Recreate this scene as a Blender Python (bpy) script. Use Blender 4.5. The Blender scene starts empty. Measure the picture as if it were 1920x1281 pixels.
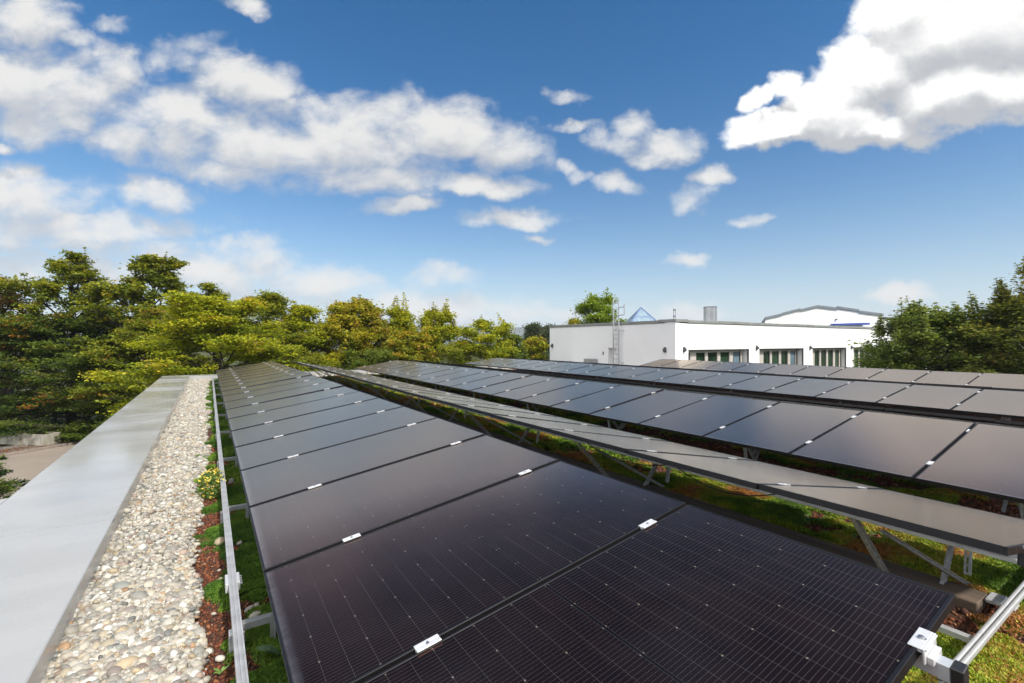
import bpy, bmesh, math, random
import numpy as np
from mathutils import Vector, Matrix
R = math.radians
sc = bpy.context.scene
col = sc.collection

# ---------------------------------------------------------------- camera
# The lens is the origin of the place; the roof deck lies 1.6 m below it and the street 5.4 m below it.
YAW = 0.5739
FPX = 879.07
cam = bpy.data.cameras.new('camera')
cam.sensor_width = 36.0
cam.lens = 36.0 * FPX / 1920.0
cam.clip_start = 0.05
cam.clip_end = 30000
cam_ob = bpy.data.objects.new('camera', cam)
cam_ob.rotation_euler = (R(90), 0, -YAW)
col.objects.link(cam_ob)
sc.camera = cam_ob

# ---------------------------------------------------------------- node helpers
class NT:
    def __init__(s, tree): s.t = tree
    def new(s, typ, **kw):
        n = s.t.nodes.new(typ)
        for k, v in kw.items(): setattr(n, k, v)
        return n
    def put(s, sock, v):
        if isinstance(v, bpy.types.NodeSocket): s.t.links.new(v, sock)
        elif v is not None: sock.default_value = v
    def m(s, op, a, b=None, c=None, clamp=False):
        n = s.new('ShaderNodeMath', operation=op); n.use_clamp = clamp
        s.put(n.inputs[0], a); s.put(n.inputs[1], b); s.put(n.inputs[2], c)
        return n.outputs[0]
    def vm(s, op, a, b=None, out=0):
        n = s.new('ShaderNodeVectorMath', operation=op)
        s.put(n.inputs[0], a); s.put(n.inputs[1], b)
        return n.outputs[out]
    def scale(s, a, f):
        n = s.new('ShaderNodeVectorMath', operation='SCALE'); s.put(n.inputs[0], a); s.put(n.inputs['Scale'], f)
        return n.outputs[0]
    def comb(s, x, y, z):
        n = s.new('ShaderNodeCombineXYZ'); s.put(n.inputs[0], x); s.put(n.inputs[1], y); s.put(n.inputs[2], z)
        return n.outputs[0]
    def sep(s, v):
        n = s.new('ShaderNodeSeparateXYZ'); s.put(n.inputs[0], v); return n.outputs
    def noise(s, vec, scale, detail=4, rough=0.55, out='Fac', dist=0.0):
        n = s.new('ShaderNodeTexNoise'); s.put(n.inputs['Vector'], vec)
        n.inputs['Scale'].default_value = scale; n.inputs['Detail'].default_value = detail
        n.inputs['Roughness'].default_value = rough; n.inputs['Distortion'].default_value = dist
        return n.outputs[out]
    def ramp(s, f, stops, interp='LINEAR'):
        n = s.new('ShaderNodeValToRGB'); n.color_ramp.interpolation = interp
        cr = n.color_ramp
        while len(cr.elements) < len(stops): cr.elements.new(0.5)
        for e, (p, c) in zip(cr.elements, stops):
            e.position = p; e.color = (c[0], c[1], c[2], 1) if not isinstance(c, (int, float)) else (c, c, c, 1)
        s.put(n.inputs[0], f); return n.outputs[0]
    def mix(s, f, a, b, typ='MIX'):
        n = s.new('ShaderNodeMix', data_type='RGBA', blend_type=typ)
        s.put(n.inputs[0], f)
        for sock, v in ((n.inputs[6], a), (n.inputs[7], b)):
            if isinstance(v, (tuple, list)): v = (v[0], v[1], v[2], 1)
            s.put(sock, v)
        return n.outputs[2]
    def sstep(s, v, lo, hi):
        n = s.new('ShaderNodeMapRange', interpolation_type='SMOOTHSTEP')
        s.put(n.inputs[0], v); n.inputs[1].default_value = lo; n.inputs[2].default_value = hi
        return n.outputs[0]

# ---------------------------------------------------------------- world: clear sky with cumulus clouds
SUN_EL, SUN_AZ = R(46), R(166)      # azimuth clockwise from +y
world = bpy.data.worlds.new('World')
sc.world = world
world.use_nodes = True
wt = world.node_tree
wt.nodes.clear()
W = NT(wt)
sky = W.new('ShaderNodeTexSky', sky_type='NISHITA')
sky.sun_disc = False
sky.sun_elevation = SUN_EL
sky.sun_rotation = SUN_AZ
sky.altitude = 300
sky.air_density = 1.0
sky.dust_density = 0.7
sky.ozone_density = 2.4
hsv = W.new('ShaderNodeHueSaturation')
hsv.inputs['Saturation'].default_value = 1.42
hsv.inputs['Hue'].default_value = 0.498
hsv.inputs['Value'].default_value = 1.1
wt.links.new(sky.outputs[0], hsv.inputs['Color'])
geo = W.new('ShaderNodeTexCoord')
dirv = geo.outputs['Generated']
fx, fy, fz = W.sep(dirv)
# bearing coordinates of the sky: lateral and vertical slope seen towards the north-north-east
lat = W.m('ADD', W.m('MULTIPLY', fx, math.cos(YAW)), W.m('MULTIPLY', fy, -math.sin(YAW)))
fwd = W.m('ADD', W.m('MULTIPLY', fx, math.sin(YAW)), W.m('MULTIPLY', fy, math.cos(YAW)))
fw2 = W.m('MAXIMUM', W.m('ABSOLUTE', fwd), 0.06)
px = W.m('DIVIDE', lat, fw2)
py = W.m('DIVIDE', fz, fw2)
P0 = W.comb(px, py, 0.0)
CL = [  # u, v, ru, rv, turn, weight   (as bearings, 879 to a radian)
 (50,30,115,62,0,1), (20,150,100,75,0,1), (120,165,140,95,0,1), (90,235,120,42,0,0.85), (135,228,65,40,0,1), (215,120,50,50,0,0.7), (310,235,170,80,-8,1), (460,150,120,58,-12,1),
 (500,265,220,82,-8,1), (640,270,220,92,-4,1), (800,250,180,80,-6,1), (900,268,150,62,-8,1), (690,335,190,42,0,0.9), (880,345,165,26,-3,0.95), (345,105,70,42,20,0.55), (420,320,130,36,-12,0.85),
 (560,205,110,40,-20,0.75), (225,262,100,42,-10,0.7), (60,375,140,66,0,1), (300,368,92,38,-5,0.9), (150,432,190,46,0,0.95), (20,430,120,50,0,0.9), (310,425,110,38,0,0.55), (330,495,270,62,-4,0.85),
 (560,525,170,42,-6,0.8), (840,520,70,26,0,0.7), (790,572,270,36,-4,0.75), (960,590,150,18,0,0.6), (420,460,120,24,0,0.6), (100,500,160,40,0,0.6), (745,392,82,20,8,0.75), (960,410,105,26,-2,0.9),
 (1018,454,37,12,0,0.64), (1068,176,46,13,0,0.56), (1150,262,63,30,-8,0.68), (1190,232,44,33,25,0.6), (1260,265,75,38,20,0.72), (1220,296,56,20,5,0.64), (1160,350,65,22,-14,0.72), (1055,308,31,14,-10,0.6),
 (1085,232,51,10,0,0.48), (1085,325,24,13,0,0.4), (1290,370,56,30,10,0.72), (1340,328,41,22,-5,0.6), (1408,420,36,13,5,0.6), (1285,488,46,16,5,0.68), (1690,555,72,24,2,1.05), (1270,592,90,24,5,0.55),
 (205,35,40,18,0,0.5), (5,278,30,12,0,0.6), (150,62,60,20,-8,0.6), (450,12,45,16,-10,0.5)]
CR = [(1900,50,300,150,0,1), (1740,70,160,105,15,1), (1640,135,140,85,20,1), (1560,195,120,66,15,1), (1425,180,62,24,28,.85), (1470,160,50,34,20,.75), (1460,242,115,44,5,1),
 (1600,232,150,54,4,1), (1780,170,200,80,8,1), (1900,160,160,70,8,1), (1740,245,80,22,12,.5), (1700,20,110,90,20,1)]
def blobs(Pv, L):
    f = None
    for u, v, ru, rv, rot, w in L:
        mp = W.new('ShaderNodeMapping', vector_type='TEXTURE')
        src = Pv
        if f is not None:        # read one after another, so that the shader keeps few values at once
            mad = W.new('ShaderNodeVectorMath', operation='MULTIPLY_ADD')
            W.put(mad.inputs[0], f); mad.inputs[1].default_value = (1e-7, 1e-7, 0); W.put(mad.inputs[2], Pv); src = mad.outputs[0]
        W.put(mp.inputs['Vector'], src)
        mp.inputs['Location'].default_value = ((u - 960) / 879, (640.5 - v) / 879, 0)
        mp.inputs['Rotation'].default_value = (0, 0, R(rot))
        mp.inputs['Scale'].default_value = (ru / 879, rv / 879, 1)
        d = W.vm('DOT_PRODUCT', mp.outputs[0], mp.outputs[0], out=1)
        g = W.m('MULTIPLY_ADD', d, -w, w)
        f = g if f is None else W.m('MAXIMUM', f, g)
    return W.m('MAXIMUM', f, -1.2)
def field(Pv):
    warp = W.noise(Pv, 5.0, 3, .5, 'Color')
    Pw = W.vm('ADD', Pv, W.scale(W.vm('SUBTRACT', warp, (.5, .5, .5)), 0.08))
    warp2 = W.noise(Pv, 19.0, 4, .6, 'Color')
    Pw = W.vm('ADD', Pw, W.scale(W.vm('SUBTRACT', warp2, (.5, .5, .5)), 0.05))
    q = W.vm('MULTIPLY', Pv, (1, 1.5, 1))
    n1 = W.noise(q, 8.0, 11, .57, 'Fac', .2)
    nb = W.m('MULTIPLY', W.m('SUBTRACT', n1, .5), 3.5)
    gen = W.m('MULTIPLY_ADD', W.noise(q, 1.6, 2, .5), 2.2, -2.0)      # sparse clouds over the rest of the sky
    away = W.sstep(py, .78, 1.0)
    behind = W.sstep(fwd, .18, -.2)
    gen = W.m('ADD', W.m('SUBTRACT', gen, W.m('MULTIPLY', W.m('SUBTRACT', 1.0, away), 2.0)), W.m('MULTIPLY', behind, 3.2))  # dense cloud added out of view behind the camera, for fill light
    a = W.m('MULTIPLY', blobs(Pw, CL), 1.15)
    b = W.m('MULTIPLY', blobs(Pw, CR), 1.7)
    return W.m('ADD', W.m('MAXIMUM', W.m('MAXIMUM', a, b), gen), nb), b, W.m('MAXIMUM', a, b)
F0, B0, A0 = field(P0)
right0 = W.sstep(B0, -0.9, 0.1)
F1, B1, A1 = field(W.vm('ADD', P0, (-0.012, 0.055, 0)))
dens = W.sstep(W.m('MULTIPLY', F0, W.m('MULTIPLY_ADD', right0, .20, .70)), -0.2, 0.85)
up = W.sstep(fz, 0.004, 0.05)
dens = W.m('MULTIPLY', dens, up)
dA = W.m('SUBTRACT', A0, A1)
dN = W.m('SUBTRACT', W.m('SUBTRACT', F0, F1), dA)
right = W.sstep(B0, -0.9, 0.1)
lit = W.sstep(W.m('MULTIPLY_ADD', dA, 1.0, W.m('MULTIPLY', dN, W.m('MULTIPLY_ADD', right, -.30, .46))), -0.50, 0.68)
right = W.sstep(B0, -0.9, 0.1)
thin = W.sstep(F0, 0.0, 0.9)
ccol = W.mix(lit, (4.6, 4.8, 5.15), (7.3, 7.2, 6.95))
ccol_r = W.mix(lit, (4.6, 4.7, 4.85), (11.5, 11.3, 10.8))
ccol = W.mix(right, ccol, ccol_r)
ccol = W.mix(W.sstep(fwd, .25, -.2), ccol, (19.0, 18.7, 18.3))  # unseen cloud behind the camera, made overbright as added fill light
ccol = W.mix(W.sstep(lat, -.77, -.9), ccol, (27.0, 26.6, 26.0))      # brighter still at the left: unseen cloud added to light the walls
# pale air low over the horizon belongs to the sky itself
low = W.m('POWER', W.m('SUBTRACT', 1.0, W.m('MINIMUM', W.m('MAXIMUM', fz, 0.0), 1.0)), 7.0)
skyc = W.mix(W.m('MULTIPLY', low, 0.92), hsv.outputs[0], (5.2, 6.2, 6.9))
allc = W.mix(W.m('MULTIPLY', dens, .96), skyc, ccol)
bg = W.new('ShaderNodeBackground')
bg.inputs['Strength'].default_value = 0.07
wt.links.new(allc, bg.inputs['Color'])
wo = W.new('ShaderNodeOutputWorld')
wt.links.new(bg.outputs[0], wo.inputs['Surface'])
world.cycles.sampling_method = 'MANUAL'
world.cycles.sample_map_resolution = 512

# ---------------------------------------------------------------- sun, exposure
sun = bpy.data.lights.new('sun', 'SUN')
sun.energy = 2.7
sun.angle = R(3.0)
sun.color = (1.0, .955, .88)
sun_ob = bpy.data.objects.new('sun', sun)
sun_ob.rotation_euler = (R(90) - SUN_EL, 0, R(180) - SUN_AZ)
col.objects.link(sun_ob)
sc.view_settings.view_transform = 'Standard'
sc.view_settings.look = 'None'
sc.view_settings.gamma = 1
sc.view_settings.use_curve_mapping = False
sc.view_settings.exposure = 0.78
sc.render.engine = 'CYCLES'
sc.cycles.max_bounces = 6
sc.cycles.transparent_max_bounces = 8
sc.cycles.caustics_reflective = False
sc.cycles.caustics_refractive = False
sc.cycles.use_denoising = True

# ---------------------------------------------------------------- materials
MATS = {}
def mat(name, c=(.5, .5, .5), rough=.5, metal=0.0, var=0.0, vscale=8.0, bump=0.0, bscale=60.0, coat=0.0, c2=None, spec=.5, stretch=(1, 1, 1)):
    if name in MATS: return MATS[name]
    m = bpy.data.materials.new(name); m.use_nodes = True
    t = m.node_tree; b = t.nodes['Principled BSDF']; N = NT(t)
    b.inputs['Roughness'].default_value = rough
    b.inputs['Metallic'].default_value = metal
    b.inputs['Specular IOR Level'].default_value = spec
    if coat: b.inputs['Coat Weight'].default_value = coat
    b.inputs['Base Color'].default_value = (*c, 1)
    tc = N.new('ShaderNodeTexCoord').outputs['Object']
    if stretch != (1, 1, 1): tc = N.vm('MULTIPLY', tc, stretch)
    if var:
        n = N.noise(tc, vscale, 5, .6)
        cc = c2 if c2 else tuple(x * (1 - var) for x in c)
        f = N.sstep(n, .3, .7)
        N.put(b.inputs['Base Color'], N.mix(f, c, cc))
        N.put(b.inputs['Roughness'], N.m('MULTIPLY_ADD', n, .25, max(rough - .12, .03)))
    if bump:
        bn = N.new('ShaderNodeBump'); bn.inputs['Strength'].default_value = bump; bn.inputs['Distance'].default_value = .01
        N.put(bn.inputs['Height'], N.noise(tc, bscale, 4, .6))
        t.links.new(bn.outputs[0], b.inputs['Normal'])
    MATS[name] = m
    return m

PL, PW, PT = 1.8907, 1.038, 0.035       # panel length, width, frame depth
def glass_material():
    m = bpy.data.materials.new('solar_cells'); m.use_nodes = True
    t = m.node_tree; b = t.nodes['Principled BSDF']; N = NT(t)
    tc = N.new('ShaderNodeTexCoord').outputs['Object']
    x, y, _ = N.sep(tc)
    hp, cp = .0838, .1675
    my = (PW - 6 * cp) / 2
    xh = N.m('SUBTRACT', N.m('ABSOLUTE', N.m('SUBTRACT', x, PL / 2)), .006)
    kx = N.m('DIVIDE', xh, hp)
    ky = N.m('DIVIDE', N.m('SUBTRACT', y, my), cp)
    def near(k, pitch):      # metres to the nearest whole number of k
        return N.m('MULTIPLY', N.m('ABSOLUTE', N.m('SUBTRACT', k, N.m('ROUND', k))), pitch)
    dx = near(kx, hp); dy = near(ky, cp)
    dx2 = near(N.m('MULTIPLY', kx, .5), hp * 2)
    kw = N.m('MULTIPLY', ky, 10.0)
    dw = N.m('MULTIPLY', N.m('ABSOLUTE', N.m('SUBTRACT', N.m('FRACT', kw), .5)), cp / 10)
    inx = N.m('MULTIPLY', N.m('GREATER_THAN', xh, -.0005), N.m('LESS_THAN', xh, hp * 11 + .001))
    iny = N.m('MULTIPLY', N.m('GREATER_THAN', ky, -.004), N.m('LESS_THAN', ky, 6.004))
    inside = N.m('MULTIPLY', inx, iny)
    wire = N.m('LESS_THAN', dw, .00042)
    gapx = N.m('LESS_THAN', dx, .0008)
    gapy = N.m('LESS_THAN', dy, .0013)
    dia = N.m('LESS_THAN', N.m('ADD', dx2, dy), .0048)
    info = N.new('ShaderNodeObjectInfo')
    n = N.noise(N.vm('ADD', tc, N.scale(info.outputs['Location'], 3.1)), 2.2, 4, .6)
    # each cell has a shade of its own
    wn = N.new('ShaderNodeTexWhiteNoise', noise_dimensions='3D')
    N.put(wn.inputs['Vector'], N.comb(N.m('FLOOR', N.m('DIVIDE', x, hp)), N.m('FLOOR', ky), info.outputs['Random']))
    cell = N.mix(wn.outputs['Value'], (.0080, .0055, .0065), (.0125, .0080, .0085))
    c = N.mix(N.m('MULTIPLY', gapy, .7), cell, (.004, .004, .005))
    c = N.mix(N.m('MULTIPLY', gapx, .55), c, (.09, .085, .085))
    c = N.mix(N.m('MULTIPLY', wire, .75), c, (.125, .11, .115))
    c = N.mix(N.m('MULTIPLY', dia, .8), c, (.24, .225, .18))
    c = N.mix(inside, (.006, .006, .008), c)
    # dust washed down against the low frame edge, a few spots elsewhere
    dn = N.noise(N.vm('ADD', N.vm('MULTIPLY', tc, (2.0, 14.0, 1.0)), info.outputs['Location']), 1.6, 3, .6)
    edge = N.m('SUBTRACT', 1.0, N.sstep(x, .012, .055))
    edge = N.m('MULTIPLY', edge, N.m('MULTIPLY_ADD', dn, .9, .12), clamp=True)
    film = N.m('MULTIPLY', N.sstep(n, .35, .75), .022)
    sp = N.noise(N.vm('ADD', tc, info.outputs['Location']), 55.0, 2, .5)
    sp2 = N.noise(N.vm('ADD', tc, info.outputs['Location']), 4.0, 2, .5)
    spot = N.m('MULTIPLY', N.m('MULTIPLY', N.sstep(sp, .76, .78), N.sstep(sp2, .58, .66)), .5)
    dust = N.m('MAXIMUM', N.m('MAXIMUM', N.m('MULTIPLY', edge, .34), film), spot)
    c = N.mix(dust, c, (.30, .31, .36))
    N.put(b.inputs['Base Color'], c)
    N.put(b.inputs['Roughness'], N.m('ADD', N.m('MULTIPLY_ADD', n, .10, .17), N.m('MULTIPLY', dust, .3)))
    b.inputs['Specular IOR Level'].default_value = 0.0
    b.inputs['Sheen Weight'].default_value = .10
    b.inputs['Sheen Roughness'].default_value = .25
    b.inputs['Sheen Tint'].default_value = (1, .95, .92, 1)
    bn = N.new('ShaderNodeBump'); bn.inputs['Strength'].default_value = .02; bn.inputs['Distance'].default_value = .002
    N.put(bn.inputs['Height'], N.noise(tc, 4.0, 1, .5))
    t.links.new(bn.outputs[0], b.inputs['Normal'])
    gl = N.new('ShaderNodeBsdfGlossy'); gl.inputs['Color'].default_value = (1.0, .9, .8, 1)
    N.put(gl.inputs['Roughness'], N.m('MULTIPLY_ADD', n, .06, .195))
    t.links.new(bn.outputs[0], gl.inputs['Normal'])
    fr = N.new('ShaderNodeFresnel'); fr.inputs['IOR'].default_value = 3.4
    t.links.new(bn.outputs[0], fr.inputs['Normal'])
    f2 = N.new('ShaderNodeFresnel'); f2.inputs['IOR'].default_value = 1.9
    t.links.new(bn.outputs[0], f2.inputs['Normal'])
    N.put(gl.inputs['Color'], N.ramp(f2.outputs[0], [(.13, (.16, .07, .055)), (.18, (.40, .27, .235)), (.225, (.85, .69, .60)), (.29, (1, .85, .71)), (.55, (1, .865, .73))]))
    mx = N.new('ShaderNodeMixShader')
    N.put(mx.inputs[0], N.m('MULTIPLY', fr.outputs[0], 1.32, None, True)); t.links.new(b.outputs[0], mx.inputs[1]); t.links.new(gl.outputs[0], mx.inputs[2])
    t.links.new(mx.outputs[0], t.nodes['Material Output'].inputs['Surface'])
    MATS['solar_cells'] = m
    return m
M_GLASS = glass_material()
M_FRAME = mat('black_anodised', (.010, .009, .010), .42, .0, .25, 20, spec=.28)
M_BACK = mat('back_sheet', (.02, .02, .022), .6)
M_ALU = mat('mill_aluminium', (.60, .60, .60), .42, .4, .25, 9, .05, 120, stretch=(1, 1, 1))
M_CLAMP = mat('clamp_aluminium', (.66, .66, .66), .4, .3, .08, 40)
M_BOLT = mat('bolt_steel', (.4, .4, .42), .35, .9)
M_ZINC = mat('galvanised_steel', (.58, .585, .58), .5, .25, .45, 30, .05, 150)
M_BAR = mat('dull_aluminium', (.36, .36, .355), .5, .4, .2, 12)
M_CAP = mat('black_plastic', (.015, .015, .016), .45)
M_CABLE = mat('black_cable', (.01, .01, .01), .5)
M_BEAM = mat('painted_beam', (.52, .55, .57), .42, .35, .12, 6)

def coping_material():
    m = bpy.data.materials.new('coping_sheet'); m.use_nodes = True
    t = m.node_tree; b = t.nodes['Principled BSDF']; N = NT(t)
    g = N.new('ShaderNodeNewGeometry').outputs['Position']
    n = N.noise(N.vm('MULTIPLY', g, (1.0, 1.6, 1.0)), 1.3, 5, .6)
    wide = N.noise(N.vm('MULTIPLY', g, (.55, .8, 1.0)), 1.0, 3, .55, 'Fac', .3)
    st = N.noise(N.vm('MULTIPLY', g, (9, 2, 5)), 2.0, 5, .7)
    c = N.mix(N.sstep(n, .35, .7), (.425, .42, .405), (.385, .38, .365))
    c = N.mix(N.m('MULTIPLY', N.sstep(st, .66, .85), .12), c, (.36, .35, .32))
    N.put(b.inputs['Base Color'], c)
    b.inputs['Metallic'].default_value = .15
    N.put(b.inputs['Roughness'], N.m('MULTIPLY_ADD', N.sstep(wide, .35, .66), .20, .11))
    bn = N.new('ShaderNodeBump'); bn.inputs['Strength'].default_value = .05; bn.inputs['Distance'].default_value = .01
    N.put(bn.inputs['Height'], wide)
    t.links.new(bn.outputs[0], b.inputs['Normal'])
    return m
M_COPING = coping_material()

def attr_material(name, rough=.6, trans=0.0, bump=0.0, bscale=40.0, gain=1.0, spec=.4):
    """Colour from each piece's own tint (leaf, pebble, chip)."""
    m = bpy.data.materials.new(name); m.use_nodes = True
    t = m.node_tree; b = t.nodes['Principled BSDF']; N = NT(t)
    a = N.new('ShaderNodeAttribute', attribute_name='tint')
    c = a.outputs['Color']
    b.inputs['Roughness'].default_value = rough
    b.inputs['Specular IOR Level'].default_value = spec
    if bump:
        tc = N.new('ShaderNodeNewGeometry').outputs['Position']
        n = N.noise(tc, bscale, 4, .65)
        c = N.mix(N.sstep(n, .3, .75), c, N.mix(1.0, c, (.72, .70, .68), 'MULTIPLY'))
        bn = N.new('ShaderNodeBump'); bn.inputs['Strength'].default_value = bump; bn.inputs['Distance'].default_value = .004
        N.put(bn.inputs['Height'], n); t.links.new(bn.outputs[0], b.inputs['Normal'])
    N.put(b.inputs['Base Color'], c)
    if trans:
        tr = N.new('ShaderNodeBsdfTranslucent')
        N.put(tr.inputs['Color'], N.mix(1.0, c, (1.25, 1.2, .6), 'MULTIPLY'))
        mx = N.new('ShaderNodeMixShader'); mx.inputs[0].default_value = trans
        t.links.new(b.outputs[0], mx.inputs[1]); t.links.new(tr.outputs[0], mx.inputs[2])
        t.links.new(mx.outputs[0], t.nodes['Material Output'].inputs['Surface'])
    return m
M_LEAF = attr_material('foliage', .55, .44, spec=.3)
M_SEDUM = attr_material('sedum_leaves', .6, .15, spec=.25)
M_PEBBLE = attr_material('river_pebbles', .55, 0, .25, 160, spec=.35)
M_CHIP = attr_material('crushed_brick_chips', .85, 0, .4, 300, spec=.15)
M_BARK = mat('bark', (.07, .055, .042), .85, 0, .5, 14, .6, 40)

def ground_mat(name, ca, cb, cc, s1, s2, rough=.9, bump=.5, bs=50):
    m = bpy.data.materials.new(name); m.use_nodes = True
    t = m.node_tree; b = t.nodes['Principled BSDF']; N = NT(t)
    g = N.new('ShaderNodeNewGeometry').outputs['Position']
    a = N.noise(g, s1, 6, .62); d = N.noise(g, s2, 5, .6)
    c = N.mix(N.sstep(a, .36, .64), ca, cb)
    c = N.mix(N.m('MULTIPLY', N.sstep(d, .48, .72), .8), c, cc)
    N.put(b.inputs['Base Color'], c); b.inputs['Roughness'].default_value = rough
    b.inputs['Specular IOR Level'].default_value = .2
    bn = N.new('ShaderNodeBump'); bn.inputs['Strength'].default_value = bump; bn.inputs['Distance'].default_value = .01
    N.put(bn.inputs['Height'], N.noise(g, bs, 5, .7)); t.links.new(bn.outputs[0], b.inputs['Normal'])
    return m
M_SUBSTRATE = ground_mat('brick_substrate', (.10, .042, .026), (.062, .034, .024), (.15, .075, .045), 60, 190, .95, .9, 130)
M_GROUND = ground_mat('grass_ground', (.045, .06, .018), (.07, .075, .03), (.10, .085, .05), .8, 5, .95, .4, 12)
M_ROAD = ground_mat('worn_asphalt', (.25, .21, .172), (.22, .185, .155), (.285, .245, .205), .35, 1.4, .9, .15, 60)
M_PAVE = ground_mat('pavement', (.20, .18, .16), (.16, .145, .13), (.12, .09, .06), .9, 6, .9, .2, 40)
M_KERB = ground_mat('kerb_stone', (.27, .22, .19), (.22, .18, .15), (.16, .14, .12), 2, 9, .9, .2, 40)
M_HILL = ground_mat('wooded_hill', (.03, .045, .022), (.045, .06, .03), (.07, .08, .045), .004, .012, 1, 0, 1)
M_RENDER = mat('white_render', (.86, .86, .845), .85, 0, .03, 1.2, .05, 90, c2=(.83, .83, .81), spec=.2)
M_OWNWALL = mat('own_render', (.6, .6, .58), .85, 0, .1, 2)
M_FASCIA = mat('grey_fascia', (.30, .305, .285), .45, .3, .25, 2.5)
M_FASCIA2 = mat('blue_grey_fascia', (.20, .225, .25), .45, .3, .15, 2)
M_WFRAME = mat('window_posts', (.50, .46, .41), .5, 0, .1, 4)
M_DARKFR = mat('dark_window_metal', (.04, .037, .035), .4, .2)
M_BLUE = mat('blue_paint', (.20, .27, .43), .45, .1, .1, 5)
M_AWN = mat('blue_awning_cloth', (.035, .08, .36), .7, 0, .15, 5)
M_LADDER = mat('ladder_aluminium', (.50, .51, .52), .4, .4, .1, 10)
M_LAMP = mat('lamp_grey', (.09, .095, .10), .45, .3)
M_STEELSHEET = mat('sheet_steel', (.42, .43, .43), .35, .8, .2, 3)
M_CONC = mat('weathered_concrete', (.42, .40, .34), .9, 0, .45, 3, .3, 40, c2=(.22, .20, .15), stretch=(1, 1, .35))
M_WOOD = mat('weathered_timber', (.16, .115, .08), .85, 0, .5, 12, .5, 60, c2=(.075, .055, .04), stretch=(1, .06, 1))
M_PETAL = mat('yellow_petals', (.80, .60, .06), .6)
def pane_material(name, c, tint):
    m = bpy.data.materials.new(name); m.use_nodes = True
    t = m.node_tree; b = t.nodes['Principled BSDF']; N = NT(t)
    g = N.new('ShaderNodeNewGeometry').outputs['Position']
    n = N.noise(N.vm('MULTIPLY', g, (1, 1, .35)), 1.1, 4, .6)
    N.put(b.inputs['Base Color'], N.mix(N.sstep(n, .3, .7), c, tint))
    b.inputs['Roughness'].default_value = .06; b.inputs['IOR'].default_value = 1.5
    return m
M_PANE = pane_material('green_pane', (.010, .022, .014), (.028, .062, .036))
M_PANEB = pane_material('pale_pane', (.10, .16, .20), (.22, .30, .36))

# ---------------------------------------------------------------- mesh and object helpers
class MB:
    def __init__(s): s.v = []; s.f = []; s.mi = []
    def add(s, vs, fs, mi=0):
        o = len(s.v); s.v += [tuple(p) for p in vs]; s.f += [tuple(i + o for i in q) for q in fs]; s.mi += [mi] * len(fs); return s
    def box(s, x0, x1, y0, y1, z0, z1, mi=0):
        return s.add([(x0, y0, z0), (x1, y0, z0), (x1, y1, z0), (x0, y1, z0), (x0, y0, z1), (x1, y0, z1), (x1, y1, z1), (x0, y1, z1)],
                     [(0, 3, 2, 1), (4, 5, 6, 7), (0, 1, 5, 4), (1, 2, 6, 5), (2, 3, 7, 6), (3, 0, 4, 7)], mi)
    def hexa(s, p, mi=0):
        return s.add(p, [(0, 3, 2, 1), (4, 5, 6, 7), (0, 1, 5, 4), (1, 2, 6, 5), (2, 3, 7, 6), (3, 0, 4, 7)], mi)
    def bar(s, a, b, w, h, up=(0, 0, 1), mi=0):
        a, b = Vector(a), Vector(b); d = (b - a).normalized(); u = Vector(up)
        sd = d.cross(u)
        if sd.length < 1e-4: sd = d.cross(Vector((1, 0, 0)))
        sd.normalize(); u = sd.cross(d).normalized()
        sd *= w / 2; u *= h / 2
        return s.hexa([a - sd - u, a + sd - u, b + sd - u, b - sd - u, a - sd + u, a + sd + u, b + sd + u, b - sd + u], mi)
    def tube(s, pts, r, n=8, mi=0, cap=True):
        pts = [Vector(p) for p in pts]; rs = r if isinstance(r, (list, tuple)) else [r] * len(pts)
        o = len(s.v); ref = None
        for i, p in enumerate(pts):
            d = (pts[min(i + 1, len(pts) - 1)] - pts[max(i - 1, 0)]).normalized()
            if ref is None: ref = d.orthogonal().normalized()
            ref = (ref - d * ref.dot(d)).normalized(); bi = d.cross(ref)
            for k in range(n):
                a = 2 * math.pi * k / n
                s.v.append(tuple(p + (ref * math.cos(a) + bi * math.sin(a)) * rs[i]))
        for i in range(len(pts) - 1):
            for k in range(n):
                k2 = (k + 1) % n
                s.f.append((o + i * n + k, o + i * n + k2, o + (i + 1) * n + k2, o + (i + 1) * n + k)); s.mi.append(mi)
        if cap:
            s.f.append(tuple(o + k for k in reversed(range(n)))); s.f.append(tuple(o + (len(pts) - 1) * n + k for k in range(n))); s.mi += [mi, mi]
        return s
    def mesh(s, name, mats, bevel=0.0, smooth=False):
        me = bpy.data.meshes.new(name); me.from_pydata(s.v, [], s.f)
        for m in (mats if isinstance(mats, (list, tuple)) else [mats]): me.materials.append(m)
        me.polygons.foreach_set('material_index', s.mi)
        if bevel:
            bm = bmesh.new(); bm.from_mesh(me)
            bmesh.ops.bevel(bm, geom=[e for e in bm.edges if len(e.link_faces) == 2 and e.calc_face_angle(0) > .6], offset=bevel, segments=1, affect='EDGES', clamp_overlap=True)
            bm.to_mesh(me); bm.free()
        if smooth: me.polygons.foreach_set('use_smooth', [True] * len(me.polygons))
        me.update()
        return me
def link(name, me, parent=None, label=None, cat=None, group=None, kind=None, mw=None):
    o = bpy.data.objects.new(name, me); col.objects.link(o)
    if parent is not None: o.parent = parent
    if mw is not None: o.matrix_basis = mw
    if label: o['label'] = label
    if cat: o['category'] = cat
    if group: o['group'] = group
    if kind: o['kind'] = kind
    return o
def thing(name, label, cat, loc=(0, 0, 0), group=None, mw=None, rz=0):
    o = link(name, None, None, label, cat, group, None, mw)
    o.empty_display_size = .1
    if mw is None: o.location = loc; o.rotation_euler = (0, 0, rz)
    return o
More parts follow.
